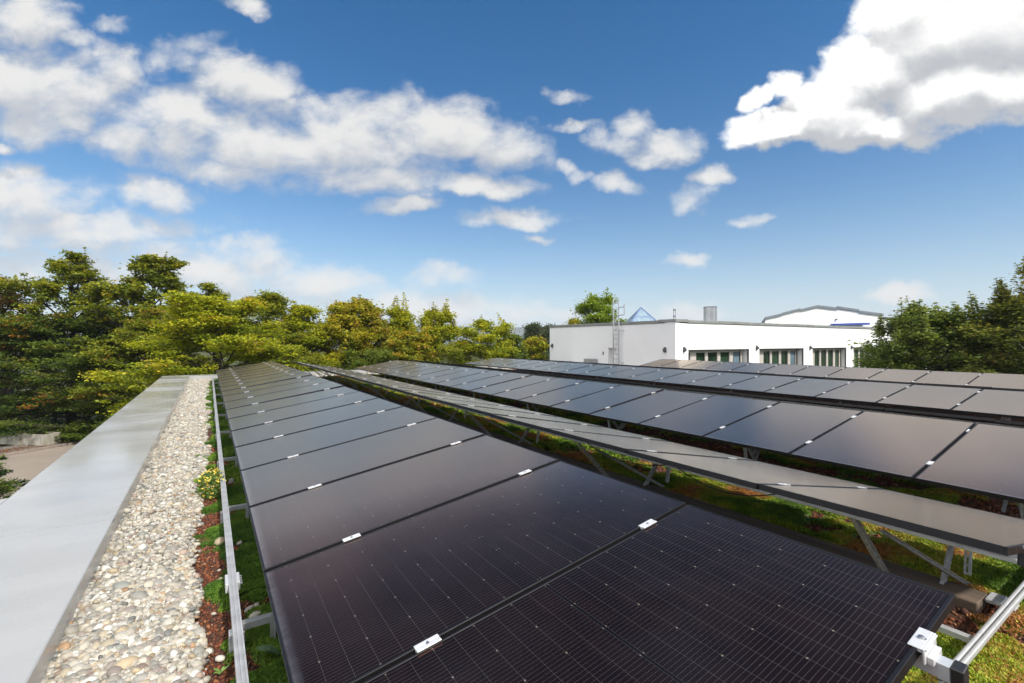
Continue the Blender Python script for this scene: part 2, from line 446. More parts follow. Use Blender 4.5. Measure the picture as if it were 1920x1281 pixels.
def part(name, mb, m, parent, bevel=0.0, smooth=False, label=None):
    """mb is in world coordinates: brought into the parent's frame."""
    me = mb.mesh(name, m, bevel, smooth) if isinstance(mb, MB) else mb
    o = link(name, me, parent, label)
    inv = Matrix.Identity(4); p = parent; chain = []
    while p is not None: chain.append(p); p = p.parent
    M = Matrix.Identity(4)
    for q in reversed(chain): M = M @ q.matrix_basis
    o.matrix_basis = M.inverted()
    return o
def copy_thing(root, mw, label=None, group=None):
    r = root.copy(); col.objects.link(r); r.matrix_basis = mw
    if label: r['label'] = label
    if group: r['group'] = group
    def rec(src, dst):
        for ch in src.children:
            c = ch.copy(); col.objects.link(c); c.parent = dst; rec(ch, c)
    rec(root, r)
    return r
def np_mesh(name, verts, faces, mats, tint=None, smooth=False):
    """verts (n,3), faces (m,k) all of one size; tint (n,3) per vertex."""
    verts = np.asarray(verts, np.float32); faces = np.asarray(faces, np.int32)
    me = bpy.data.meshes.new(name); k = faces.shape[1]
    me.vertices.add(len(verts)); me.vertices.foreach_set('co', verts.ravel())
    me.loops.add(faces.size); me.loops.foreach_set('vertex_index', faces.ravel())
    me.polygons.add(len(faces)); me.polygons.foreach_set('loop_start', np.arange(len(faces), dtype=np.int32) * k)
    if smooth: me.polygons.foreach_set('use_smooth', np.ones(len(faces), dtype=bool))
    me.update(calc_edges=True)
    if tint is not None:
        a = me.attributes.new('tint', 'FLOAT_COLOR', 'POINT')
        c = np.ones((len(verts), 4), np.float32); c[:, :3] = tint
        a.data.foreach_set('color', c.ravel())
    for m in (mats if isinstance(mats, (list, tuple)) else [mats]): me.materials.append(m)
    return me
_P = np.random.default_rng(5).permutation(256)
def vnoise(x, y, s=1.0, seed=0, octs=3):
    """smooth value noise in 0..1"""
    x = np.asarray(x, float) * s + 31.7 * seed; y = np.asarray(y, float) * s + 17.3 * seed
    tot = 0; amp = 1; nrm = 0
    for _ in range(octs):
        xi = np.floor(x).astype(int); yi = np.floor(y).astype(int); fx = x - xi; fy = y - yi
        fx = fx * fx * (3 - 2 * fx); fy = fy * fy * (3 - 2 * fy)
        h = lambda a, b: _P[(_P[a & 255] + b) & 255] / 255.0
        v = (h(xi, yi) * (1 - fx) + h(xi + 1, yi) * fx) * (1 - fy) + (h(xi, yi + 1) * (1 - fx) + h(xi + 1, yi + 1) * fx) * fy
        tot = tot + v * amp; nrm += amp; amp *= .5; x = x * 2.03 + 9.1; y = y * 2.03 + 4.7
    return tot / nrm
ORD = ['nearest', 'second', 'third', 'fourth', 'fifth', 'sixth', 'seventh', 'eighth', 'ninth', 'tenth', 'eleventh', 'twelfth', 'thirteenth',
       'fourteenth', 'fifteenth', 'sixteenth', 'seventeenth', 'eighteenth', 'farthest']
def onray(u, v, d):      # a bearing and a depth along the view axis, turned into a place
    a = (u - 960) / FPX; b = (640.5 - v) / FPX
    return Vector((d * (a * math.cos(YAW) + math.sin(YAW)), d * (-a * math.sin(YAW) + math.cos(YAW)), d * b))

# ---------------------------------------------------------------- the roof we stand on
SL = 0.004                                # fall of the deck along the rows
def zr(y): return -1.60 + SL * y
own = thing('flat_roof_building', 'flat roofed building in the foreground carrying the solar panels and a pebble strip', 'building', (0, 9, -5.4))
XE, YN, YF = 19.2, -3.0, 22.1
mb = MB()
mb.box(-1.45, XE + .6, YN, YF + .62, -5.4, -1.75)
part('wall', mb, M_OWNWALL, own)
me = np_mesh('roof_deck', [(-.7, YN, zr(YN)), (XE, YN, zr(YN)), (XE, YF, zr(YF)), (-.7, YF, zr(YF))], [(0, 1, 2, 3)], M_SUBSTRATE)
part('roof_deck', me, None, own, label='red brick substrate of the green roof')
CT = -1.44                               # top of the coping at y = 0
def coping_run(a, b, flip=False):
    """one sheet of the left edge from y=a to y=b: sloping top, lip on both sides"""
    prof = [(-.642, -.145), (-.642, -.004), (-.648, .001), (-1.514, .006), (-1.52, 0), (-1.52, -.15), (-1.512, -.15), (-1.512, -.012), (-.652, -.016), (-.652, -.145)]
    v = [(x, y, CT + SL * y + z) for y in (a, b) for x, z in prof]
    n = len(prof); f = [(i, (i + 1) % n, n + (i + 1) % n, n + i) for i in range(n)] + [tuple(range(n))[::-1], tuple(range(n, 2 * n))]
    return MB().add(v, f)
seams = [YN, 1.9, 4.88, 7.85, 10.8, 13.9, 16.9, 19.7, 22.08]
for a, b in zip(seams[:-1], seams[1:]):
    part('coping_sheet', coping_run(a + .004, b - .004), M_COPING, own)
    if b < 21: part('coping_joint', MB().box(-1.515, -.640, b - .03, b + .03, CT + SL * b - .012, CT + SL * b - .0045), M_LAMP, own)
for x0, x1 in ((-1.52, 1.5), (1.503, 4.5), (4.503, 7.5), (7.503, 10.5), (10.503, 13.5), (13.503, 16.5), (16.503, XE + .62)):
    z = CT + SL * YF
    part('coping_sheet', MB().box(x0, x1, YF, YF + .7, z - .012, z + .004).box(x0, x1, YF - .006, YF, z - .13, z + .004).box(x0, x1, YF + .7, YF + .706, z - .13, z + .004), M_COPING, own)
part('coping_sheet', MB().box(XE, XE + .62, YN, YF - .01, CT + .05, CT + .08).box(XE - .006, XE, YN, YF - .01, CT - .08, CT + .08), M_COPING, own)
# the edge turns off to the left beside us
part('coping_sheet', MB().hexa([(-4.2, 1.9, CT - .01), (-1.523, 1.9, CT - .01), (-1.523, 6.03, CT - .01), (-4.2, 4.75, CT - .01), (-4.2, 1.9, CT + .020), (-1.523, 1.9, CT + .020), (-1.523, 6.03, CT + .026), (-4.2, 4.75, CT + .026)]), M_COPING, own)
part('wall', MB().hexa([(-4.1, 1.9, -5.4), (-1.455, 1.9, -5.4), (-1.455, 5.9, -5.4), (-4.1, 4.6, -5.4), (-4.1, 1.9, CT - .012), (-1.455, 1.9, CT - .012), (-1.455, 5.9, CT - .012), (-4.1, 4.6, CT - .012)]), M_OWNWALL, own)

# ---------------------------------------------------------------- pebbles and brick chips
rng = np.random.default_rng(11)
def ico(sub):
    bm = bmesh.new(); bmesh.ops.create_icosphere(bm, subdivisions=sub, radius=1)
    v = np.array([q.co[:] for q in bm.verts]); f = np.array([[q.index for q in p.verts] for p in bm.faces]); bm.free()
    return v, f
def stones(pos, size, sub, colours, flat=(.5, .7), name='pebbles', material=None, tilt=.35, smooth=True, lump=.13, bright=(.66, 1.18)):
    n = len(pos); V, F = ico(sub); k = len(V)
    variants = []
    for i in range(16):
        d = rng.normal(size=(5, 3)); d /= np.linalg.norm(d, axis=1)[:, None]
        r = 1 + sum(lump * rng.uniform(-1, 1) * np.maximum(V @ q, -.2) ** 2 for q in d)
        variants.append(V * r[:, None])
    variants = np.array(variants)
    S = variants[rng.integers(0, 16, n)]
    sx = size * rng.lognormal(0, .34, n); sy = sx * rng.uniform(.6, .92, n); sz = sx * rng.uniform(flat[0], flat[1], n)
    S = S * np.stack([sx, sy, sz], 1)[:, None, :]
    az = rng.uniform(0, 6.283, n); tx = rng.normal(0, tilt, n); ty = rng.normal(0, tilt, n)
    def rot(P, a, i, j):
        c, s = np.cos(a)[:, None], np.sin(a)[:, None]; Q = P.copy()
        Q[:, :, i] = P[:, :, i] * c - P[:, :, j] * s; Q[:, :, j] = P[:, :, i] * s + P[:, :, j] * c; return Q
    S = rot(rot(rot(S, tx, 1, 2), ty, 0, 2), az, 0, 1) + pos[:, None, :]
    faces = (F[None] + (np.arange(n) * k)[:, None, None]).reshape(-1, 3)
    cc = np.array([c[:3] for c in colours]); cc = cc * 1.0; w = np.array([c[3] for c in colours]); w = w / w.sum()
    t = cc[rng.choice(len(cc), n, p=w)] * rng.uniform(bright[0], bright[1], (n, 1))
    t = np.repeat(t, k, 0)
    if name is None: return S.reshape(-1, 3), faces, t
    return np_mesh(name, S.reshape(-1, 3), faces, material, t, smooth)
def merge(name, parts, material, smooth=False):
    V, F, T, o = [], [], [], 0
    for v, f, t in parts: V.append(v); F.append(f + o); T.append(t); o += len(v)
    return np_mesh(name, np.concatenate(V), np.concatenate(F), material, np.concatenate(T), smooth)
PEB = [(0.456, 0.42, 0.347, 5), (0.503, 0.46, 0.372, 4), (0.384, 0.356, 0.301, 4), (0.306, 0.294, 0.26, 3), (0.541, 0.509, 0.437, 4), (0.431, 0.348, 0.23, 1.6), (0.378, 0.243, 0.14, 0.7), (0.338, 0.289, 0.251, 1.6), (0.183, 0.182, 0.17, 1.0), (0.446, 0.386, 0.28, 2), (0.252, 0.261, 0.235, 0.7), (0.353, 0.268, 0.216, 0.7), (0.616, 0.6, 0.544, 3)]
def strip_points(y0, y1, step, x0=-.655, xr=-.025, layers=1, edge=.05, amp=.14):
    out = []
    for l in range(layers):
        ys, xs = np.meshgrid(np.arange(y0, y1, step), np.arange(x0, xr + amp, step), indexing='ij')
        x = xs.ravel() + rng.uniform(-.5, .5, xs.size) * step; y = ys.ravel() + rng.uniform(-.5, .5, xs.size) * step
        lim = xr + (vnoise(y, y * 0 + 3, 1.6, 2, 3) - .5) * amp * 2.2
        thin = rng.uniform(0, 1, x.size) < np.clip((lim - x) / edge, 0, 1)
        k = thin & (x > x0) & (x < .07)
        out.append(np.stack([x[k], y[k], zr(y[k]) + .010 + .015 * l + rng.uniform(-.004, .006, k.sum())], 1))
    return np.concatenate(out)
a = stones(strip_points(1.6, 4.0, .0185, layers=2), .0168, 2, PEB, name=None, lump=.2)
b = np.concatenate([strip_points(4.0, 22.09, .024, xr=.0, layers=1), strip_points(4.0, 22.09, .032, xr=-.02, layers=1) + (0, 0, .012)])
b = stones(b, .0195, 1, PEB, name=None, lump=.2)
ys, xs = np.meshgrid(np.arange(21.3, 22.08, .05), np.arange(0, 19, .05), indexing='ij')
p = np.stack([xs.ravel() + rng.uniform(-.02, .02, xs.size), ys.ravel() + rng.uniform(-.02, .02, xs.size), zr(ys.ravel()) + .01], 1)
link('pebble_gravel', merge('river_pebbles', [a, b, stones(p, .035, 1, PEB, name=None)], M_PEBBLE, True), None, 'strip of pale round river pebbles between the metal roof edge and the first panels', 'gravel', kind='stuff')
CHIP = [(.22, .075, .035, 5), (.30, .12, .055, 3), (.16, .055, .032, 4), (.12, .06, .045, 3), (.36, .20, .12, 1), (.09, .06, .05, 1.5)]
def chips(x0, x1, y0, y1, n, size, name, thin=None):
    x = rng.uniform(x0, x1, n); y = rng.uniform(y0, y1, n)
    if thin is not None: k = rng.uniform(0, 1, n) < thin(x, y); x, y = x[k], y[k]
    V = np.stack([x, y, zr(y) + .002 + rng.uniform(0, .004, len(x))], 1)
    return stones(V, size, 1, CHIP, (.5, .9), None, None, .8, False, .5, (.6, 1.25))
link('brick_chips', merge('brick_chips', [chips(-.16, .52, 1.6, 8.5, 20000, .0072, 0), chips(2.2, 6.6, .25, 4.8, 36000, .0095, 0), chips(3.2, 9.0, 1.8, 12, 22000, .013, 0)], M_CHIP), None,
     'loose red crushed brick covering the green roof deck', 'brick chips', kind='stuff')
# a few stray stones on the red substrate
stray = np.array([(.02, 1.93, 0), (.04, 2.35, 0), (.19, 2.62, 0), (.205, 2.72, 0), (.17, 2.70, 0), (.02, 2.75, 0), (.06, 3.1, 0), (.05, 3.25, 0), (.17, 3.62, 0), (.18, 5.2, 0), (.17, 4.6, 0), (.02, 1.72, 0), (.05, 1.8, 0), (0.03, 2.1, 0), (.07, 3.7, 0)])
stray[:, :2] *= 1.166; stray[:, 2] = zr(stray[:, 1]) + .016
for i, q in enumerate(stray):
    o = link('pebble', stones(q[None] * 0, .027, 2, PEB, name='pebble', material=M_PEBBLE, bright=(.9, 1.1)), None, 'single rounded pebble lying loose on the red brick chips beside the aluminium rail', 'pebble', 'stray pebbles on the red chips')
    o.location = q

# ---------------------------------------------------------------- solar panels
def panel_proto():
    r = thing('solar_panel', 'black solar panel', 'solar panel')
    fr = MB()
    w = .011
    fr.box(0, PL, 0, w, -PT, 0).box(0, PL, PW - w, PW, -PT, 0).box(0, w, w, PW - w, -PT, 0).box(PL - w, PL, w, PW - w, -PT, 0)
    fr.box(w, w + .02, w, PW - w, -PT, -PT + .002).box(PL - w - .02, PL - w, w, PW - w, -PT, -PT + .002)
    link('frame', fr.mesh('panel_frame', M_FRAME, .0012), r)
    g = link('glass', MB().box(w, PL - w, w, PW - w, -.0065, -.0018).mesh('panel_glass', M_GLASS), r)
    link('back_sheet', MB().box(w, PL - w, w, PW - w, -.0085, -.0068).mesh('panel_back', M_BACK), r)
    jb = MB()
    for y in (.25, .52, .79): jb.box(PL / 2 - .03, PL / 2 + .03, y - .03, y + .03, -.024, -.0087)
    link('junction_box', jb.mesh('junction_box', M_CAP, .002), r)
    return r
PITCH = 1.055
Y0 = .511
ROWS = {  # name: x of its near edge, z there at y=0, tilt, first, last, description
 'a': (.2251, -1.147, .1586, 0, 19, 1, 'row along the pebble strip'),
 'b': (2.760, -.8583, .1846, 0, 19, -1, 'second row, seen almost edge on'),
 'c': (5.232, -1.212, .1611, 0, 19, 1, 'wide third row in the middle'),
 'd': (7.730, -.9137, .1846, 0, 19, -1, 'edge on row behind the third'),
 'e': (10.452, -1.153, .1275, 1, 19, 1, 'fifth row'),
 'f': (12.951, -.914, .1846, 1, 19, -1, 'edge on row behind the fifth'),
 'g': (15.445, -1.165, .170, 2, 13, 1, 'last row before the white building')}
proto = panel_proto(); first = True
jr = random.Random(4)
def panel_matrix(row, y):
    x, z, t, _, _, s, _ = ROWS[row]
    z = z + SL * (y + .5)
    J = Matrix.Rotation(R(jr.gauss(0, .10)), 4, 'X') @ Matrix.Rotation(R(jr.gauss(0, .10)), 4, 'Y')
    if s > 0: return Matrix.Translation((x, y, z)) @ Matrix.Rotation(-t, 4, 'Y') @ J
    return Matrix.Translation((x + PL * math.cos(t), y + PW, z - PL * math.sin(t))) @ Matrix.Rotation(math.pi, 4, 'Z') @ Matrix.Rotation(-t, 4, 'Y') @ J
def ordinal(i, n): return 'farthest' if i == n - 1 else ORD[i] if i else 'nearest'
for row, (x, z, t, k0, k1, s, desc) in ROWS.items():
    for k in range(k0, k1):
        w = ordinal(k - k0, k1 - k0)
        lab = 'dark solar panel, %s of the %s' % (w if w in ('nearest', 'farthest') else w + ' from the near end', desc)
        mw = panel_matrix(row, Y0 + k * PITCH)
        if first:
            proto.matrix_basis = mw; proto['label'] = lab; proto['group'] = 'solar panels in rows on the roof'; first = False
        else: copy_thing(proto, mw, lab, 'solar panels in rows on the roof')

# ---------------------------------------------------------------- racks: rails, clamps, slotted legs
def slotted(L, w=.042, d=.022, p=.05):
    """perforated steel channel standing along +z"""
    m = MB(); e = .0125
    m.box(-w / 2, -w / 2 + e, 0, .0025, 0, L).box(w / 2 - e, w / 2, 0, .0025, 0, L)
    n = max(2, int(L / p)); q = L / n
    for i in range(n + 1):
        z0 = max(0, i * q - .008); z1 = min(L, i * q + .008)
        m.box(-w / 2 + e, w / 2 - e, .0002, .0023, z0, z1)
    m.box(-w / 2, -w / 2 + .0025, .0025, d, 0, L).box(w / 2 - .0025, w / 2, .0025, d, 0, L)
    return m
def stand(a, b, roll=0.0):
    """frame whose +z runs from a to b"""
    a, b = Vector(a), Vector(b); z = (b - a).normalized()
    y = Vector((math.sin(roll), -math.cos(roll), 0)); xx = y.cross(z).normalized(); y = z.cross(xx)
    M = Matrix((xx, y, z)).transposed().to_4x4(); M.translation = a
    return M, (b - a).length
_slot = {}
def add_leg(name, root, a, b, roll=0.0, w=.042):
    M, L = stand(a, b, roll); key = (round(L, 2), w)
    if key not in _slot: _slot[key] = slotted(round(L, 2), w).mesh('slotted_channel', M_ZINC)
    o = link(name, _slot[key], root); o.matrix_basis = root.matrix_basis.inverted() @ M
    return o
def clamp_mesh():
    m = MB()
    m.box(-.046, .046, -.019, -.006, .0012, .005).box(-.046, .046, .006, .019, .0012, .005)
    m.box(-.046, .046, -.006, .006, -.010, .0036)
    return m.mesh('mid_clamp', M_CLAMP, .0006)
def bolt_mesh():
    return MB().tube([(0, 0, .0036), (0, 0, .0075)], .0062, 6).mesh('clamp_bolt', M_BOLT)
CLM, BLM = clamp_mesh(), bolt_mesh()
S1, S2 = .432, 1.588
for row, (x, z, t, k0, k1, s, desc) in ROWS.items():
    ya, yb = Y0 + k0 * PITCH, Y0 + k1 * PITCH
    root = thing('mounting_rack', 'aluminium rack with slotted legs under the ' + desc, 'mounting rack', (x, ya, zr(ya)), 'racks under the panel rows')
    ct, st = math.cos(t), math.sin(t)
    low = Vector((x, 0, z)) if s > 0 else Vector((x + PL * ct, 0, z - PL * st))
    dx = Vector((s * ct, 0, st)); nz = Vector((-s * st, 0, ct))
    def at(sl, y, h=0.0): return low + dx * sl + nz * h + Vector((0, y, SL * (y)))
    Minv = root.matrix_basis.inverted()
    for sl in (S1, S2):
        big = row == 'a' and sl == S2
        e = .065 if big else -.02
        m = MB().bar(at(sl, ya - e, -PT - .0255), at(sl, yb + .03, -PT - .0255), .04, .05, nz)
        m.bar(at(sl + .024, ya - e + .001, -PT - .035), at(sl + .024, yb, -PT - .035), .006, .012, nz)
        part('rail', m, M_BEAM if row == 'a' else M_ALU, root, .002)
        part('end_cap', MB().bar(at(sl, ya - e - .03, -PT - .026), at(sl, ya - e, -PT - .026), .047, .058, nz), M_CAP, root, .003)
        for k in range(k0, k1 + 1):
            y = Y0 + k * PITCH - (PITCH - PW) / 2
            if k == k0: y = ya - .004
            if k == k1: y = yb - PITCH + PW + .004
            M = Matrix((dx, Vector((0, 1, 0)) * s, nz)).transposed().to_4x4()
            M.translation = at(sl, y, .0005)
            c = link('clamp', CLM, root); c.matrix_basis = Minv @ M
            if row in 'ab' and k < 9: link('bolt', BLM, c)
    # supports: two slotted legs fan out from a ballast beam to the rails
    yy = ya + .61
    n_ = 0
    while yy < yb - .2:
        hi = at(S2, yy, -PT - .052); lo = at(S1, yy, -PT - .052); g = zr(yy)
        fh, fl_ = lo.lerp(hi, .46), lo.lerp(hi, .28)
        add_leg('leg', root, (fh.x, yy + .07, g + .02), (hi.x, yy + .07, hi.z + .025), 0, .036)
        add_leg('leg', root, (fl_.x, yy - .10, g + .02), (lo.x, yy - .10, lo.z + .025), 0)
        add_leg('leg', root, (fl_.x - s * .30, yy - .16, g + .02), (lo.x - s * .05, yy - .16, lo.z + .02), math.pi / 2, .034)
        add_leg('brace', root, (fl_.x - s * .22, yy - .2, g + .03), (hi.x - s * .28, yy + .02, hi.z - .12), 0, .022)
        n_ += 1; yy += 2.4
    if row == 'a':
        # stout end clamp on the near corner
        M = Matrix((dx, Vector((0, 1, 0)), nz)).transposed().to_4x4(); M.translation = at(S2, ya, 0)
        m = MB().box(-.05, .05, -.012, .022, .001, .0065).box(-.05, .05, -.018, -.012, -.042, .0065).box(-.035, .035, -.034, -.018, -.046, -.022)
        o = link('end_clamp', m.mesh('end_clamp', M_CLAMP, .0015), root); o.matrix_basis = Minv @ M
        b = link('bolt', MB().tube([(0, 0, .0066), (0, 0, .012)], .008, 6).tube([(0, 0, .012), (0, 0, .0135)], .0045, 6).mesh('end_bolt', M_BOLT), o)
        b.location = (0, .003, 0)

# slender rail lying along the pebble strip
er = thing('edge_rail', 'long silver aluminium rail on short cross bars between pebbles and first panels', 'rail', (.12, 1.2, zr(1.2)))
def zt(y, z): return z + SL * y
RT = -1.445
yb_ = [1.0, 3.46, 10.4, 17.2, 21.2]
for a, b in zip(yb_[:-1], yb_[1:]):
    m = MB()
    for (x0, x1, z0, z1) in ((.099, .142, RT - .045, RT - .007), (.099, .107, RT - .0068, RT), (.1165, .1245, RT - .0068, RT), (.134, .142, RT - .0068, RT)):
        m.hexa([(x0, a, zt(a, z0)), (x1, a, zt(a, z0)), (x1, b - .003, zt(b, z0)), (x0, b - .003, zt(b, z0)), (x0, a, zt(a, z1)), (x1, a, zt(a, z1)), (x1, b - .003, zt(b, z1)), (x0, b - .003, zt(b, z1))])
    part('rail', m, M_ALU, er)
for k in range(10):
    y = 2.78 + 1.98 * k
    part('cross_bar', MB().box(.143, .62, y - .019, y + .019, zt(y, RT - .045), zt(y, RT - .010)), M_BAR, er, .001)
    part('post', MB().box(.287, .295, y - .045, y - .0195, zr(y), zt(y, RT)).box(.27, .2865, y - .024, y - .0195, zr(y), zt(y, RT)), M_BAR, er, .001)
    part('foot', MB().box(.085, .155, y - .03, y + .03, zr(y), zt(y, RT - .046)), M_ZINC, er, .002)
y = 3.3
m = MB().box(.082, .0985, y - .07, y + .07, zt(y, RT - .05), zt(y, RT + .0)).box(.1425, .158, y - .07, y + .07, zt(y, RT - .05), zt(y, RT))
for i in range(4): m.tube([(.158, y - .05 + .033 * i, zt(y, RT - .02)), (.170, y - .05 + .033 * i, zt(y, RT - .02))], .007, 6)
part('joint_plate', m, M_CLAMP, er, .001)

# rail across the near ends of the rows
cr = thing('end_rail', 'grooved silver rail crossing the near ends of the panel rows at lower right', 'rail', (2.7, .67, zr(0)))
m = MB().box(2.60, 9.0, .653, .689, -1.447, -1.431).tube([(2.60, .661, -1.428), (9.0, .661, -1.428)], .0098, 10).tube([(2.60, .683, -1.428), (9.0, .683, -1.428)], .0098, 10)
part('rail', m, M_ALU, cr, 0, False)
for x in (3.14, 5.0, 7.2): part('cross_bar', MB().box(x - .022, x + .018, .6895, 1.65, -1.475, -1.448), M_ALU, cr, .001)
for x in (5.3, 7.4): part('foot', MB().box(x - .045, x + .045, .63, .71, zr(0) - .002, -1.4525), M_ZINC, cr, .002)

tb = thing('timber_beam', 'weathered brown timber beam lying under the legs of the second row', 'timber beam', (3.95, .86, zr(0)))
for a, b in ((.82, 5.6), (5.61, 10.3), (10.31, 15.0), (15.01, 20.2)):
    part('plank', MB().box(3.76, 3.97, a, b, zr(a) - .01, zr(a) + .07), M_WOOD, tb, .006)
part('end_bracket', MB().box(3.86, 4.0, .74, .815, zr(0) + .055, zr(0) + .08).box(3.9, 4.0, .69, .74, zr(0) + .025, zr(0) + .055), M_ZINC, tb, .006)

# cables sagging under the high edge of the second row
def sag(p, q, drop, n=14):
    p, q = Vector(p), Vector(q)
    return [p.lerp(q, i / n) + Vector((0, 0, -drop * 4 * (i / n) * (1 - i / n))) for i in range(n + 1)]
zb = lambda x: -.8583 - .1867 * (x - 2.76) - .05
for i, (x, ya, yb, d, lab) in enumerate(((2.95, 1.55, 2.35, .09, 'black cable sagging under the near half of the second row'), (2.9, 2.35, 3.3, .07, 'thin black cable loop beyond the first under the second row'),
                                         (2.98, 4.2, 5.3, .08, 'black cable sagging in the middle of the second row'), (3.0, 6.6, 7.8, .08, 'black cable hanging farther along under the second row'))):
    link('cable', MB().tube(sag((x, ya, zb(x)), (x + .05, yb, zb(x)), d), .004, 6).mesh('cable', M_CABLE, 0, True), None, lab, 'cable', 'cables under the second row')

# ---------------------------------------------------------------- sedum carpet
def sedum(zone, step, dens, leaf, mask, hmax, pal, seed):
    x0, x1, y0, y1 = zone
    r = np.random.default_rng(seed)
    def hgt(x, y):
        m = mask(x, y)
        return np.where(m > 0, hmax * np.sqrt(np.clip(m, 0, 1)) * (.45 + .55 * vnoise(x, y, 9, seed + 1, 3)), -.02)
    nx, ny = int((x1 - x0) / step) + 1, int((y1 - y0) / step) + 1
    X, Y = np.meshgrid(np.linspace(x0, x1, nx), np.linspace(y0, y1, ny), indexing='ij')
    H = hgt(X, Y)
    V = np.stack([X.ravel(), Y.ravel(), zr(Y.ravel()) + H.ravel() - .006], 1)
    idx = np.arange(nx * ny).reshape(nx, ny)
    Q = np.stack([idx[:-1, :-1], idx[1:, :-1], idx[1:, 1:], idx[:-1, 1:]], -1).reshape(-1, 4)
    Q = Q[(H.ravel()[Q] > -.015).any(1)]
    F = np.concatenate([Q[:, [0, 1, 2]], Q[:, [0, 2, 3]]])
    base = np.array(pal[0][:3]) * .55
    T = np.tile(base, (len(V), 1))
    n = int((x1 - x0) * (y1 - y0) * dens)
    x = r.uniform(x0, x1, n); y = r.uniform(y0, y1, n); m = mask(x, y)
    k = m > r.uniform(-.25, .55, n); x, y = x[k], y[k]
    z = zr(y) + hgt(x, y)
    n = len(x)
    cc = np.array([c[:3] for c in pal])
    w = np.clip(vnoise(x, y, 2.6, seed + 7, 4) * 2.5 - .78 + r.normal(0, .15, n), 0, .999) * len(cc)
    tint = cc[w.astype(int)] * r.uniform(.7, 1.25, (n, 1))
    vs, fs, ts = [], [], []
    for q in range(4):
        az = r.uniform(0, 6.283, n); el = r.uniform(.15, 1.25, n); L = leaf * r.uniform(.6, 1.3, n)
        d = np.stack([np.cos(az) * np.cos(el), np.sin(az) * np.cos(el), np.sin(el)], 1) * L[:, None]
        sd = np.stack([-np.sin(az), np.cos(az), 0 * az], 1) * (L * .33)[:, None]
        b = np.stack([x + r.normal(0, leaf * .4, n), y + r.normal(0, leaf * .4, n), z - leaf * .25], 1)
        vs.append(np.stack([b - sd, b + sd, b + d], 1).reshape(-1, 3))
        ts.append(np.repeat(tint * r.uniform(.8, 1.2, (n, 1)), 3, 0))
    LV = np.concatenate(vs); LT = np.concatenate(ts)
    LF = np.arange(len(LV)).reshape(-1, 3)
    return [(V, F, T), (LV, LF, LT)]
GREEN = [(.055, .12, .012), (.08, .165, .015), (.12, .22, .02), (.17, .26, .03)]
MIXED = [(0.094, 0.174, 0.014), (0.153, 0.244, 0.018), (0.236, 0.325, 0.022), (0.33, 0.371, 0.03), (0.401, 0.348, 0.05), (0.425, 0.197, 0.06)]
def mask_left(x, y):
    m = (vnoise(x, y, 3.3, 3, 3) - .42) * 5 + np.clip((x - .12) * 8, -.9, .9) - np.clip((x - .5) * 8, 0, 4)
    for cx, cy, rr in ((.065, 3.52, .105), (.06, 4.6, .09), (.24, 2.39, .2), (.25, 2.94, .11), (.26, 3.67, .2), (.24, 4.66, .19), (.035, 6.9, .08), (.26, 5.5, .2)):
        m = np.maximum(m, 1.3 * (1 - ((x - cx) ** 2 + ((y - cy) * .8) ** 2) / rr ** 2))
    for cx, cy, rr in ((.22, 2.66, .13), (.23, 3.24, .12), (.22, 4.1, .12)):
        m = np.where((x - cx) ** 2 + (y - cy) ** 2 < rr ** 2, m - 1.5, m)
    far = np.clip((y - 7) / 6, 0, 1)
    return m + far * np.where(x > -.06, .5, -2)
def mask_right(x, y):
    m = (.6 * vnoise(x, y, 1.3, 9, 4) + .4 * vnoise(x, y, 6.5, 12, 3) - .34) * 6
    m = m - 2.6 * np.exp(-((x - 3.45) ** 2 + (y - 1.0) ** 2 * 2.5) / .16) - 2.0 * np.exp(-((x - 3.6) ** 2 + (y - .42) ** 2 * 3) / .06) - 1.2 * np.exp(-((x - 6.2) / .5) ** 2)
    m = np.where((x > 3.74) & (x < 3.99) & (y > .7), -1, m)
    return np.where((x > 2.25) , m, m - .8)
parts_ = sedum((-.14, .58, 1.6, 6.0), .013, 34000, .0085, mask_left, .045, GREEN, 21)
parts_ += sedum((-.14, .56, 6.0, 21.6), .03, 6500, .017, mask_left, .05, GREEN, 22)
parts_ += sedum((2.2, 6.6, .25, 4.2), .024, 13000, .015, mask_right, .075, MIXED, 23)
parts_ += sedum((2.2, 9.0, 4.2, 9.5), .05, 3600, .026, mask_right, .085, MIXED, 24)
parts_ += sedum((2.2, 9.0, 9.5, 20.8), .09, 900, .05, mask_right, .08, MIXED, 25)
link('sedum_carpet', merge('sedum_carpet', parts_, M_SEDUM), None, 'low green and reddish sedum growing in cushions under and beside the panels', 'ground cover', kind='stuff')

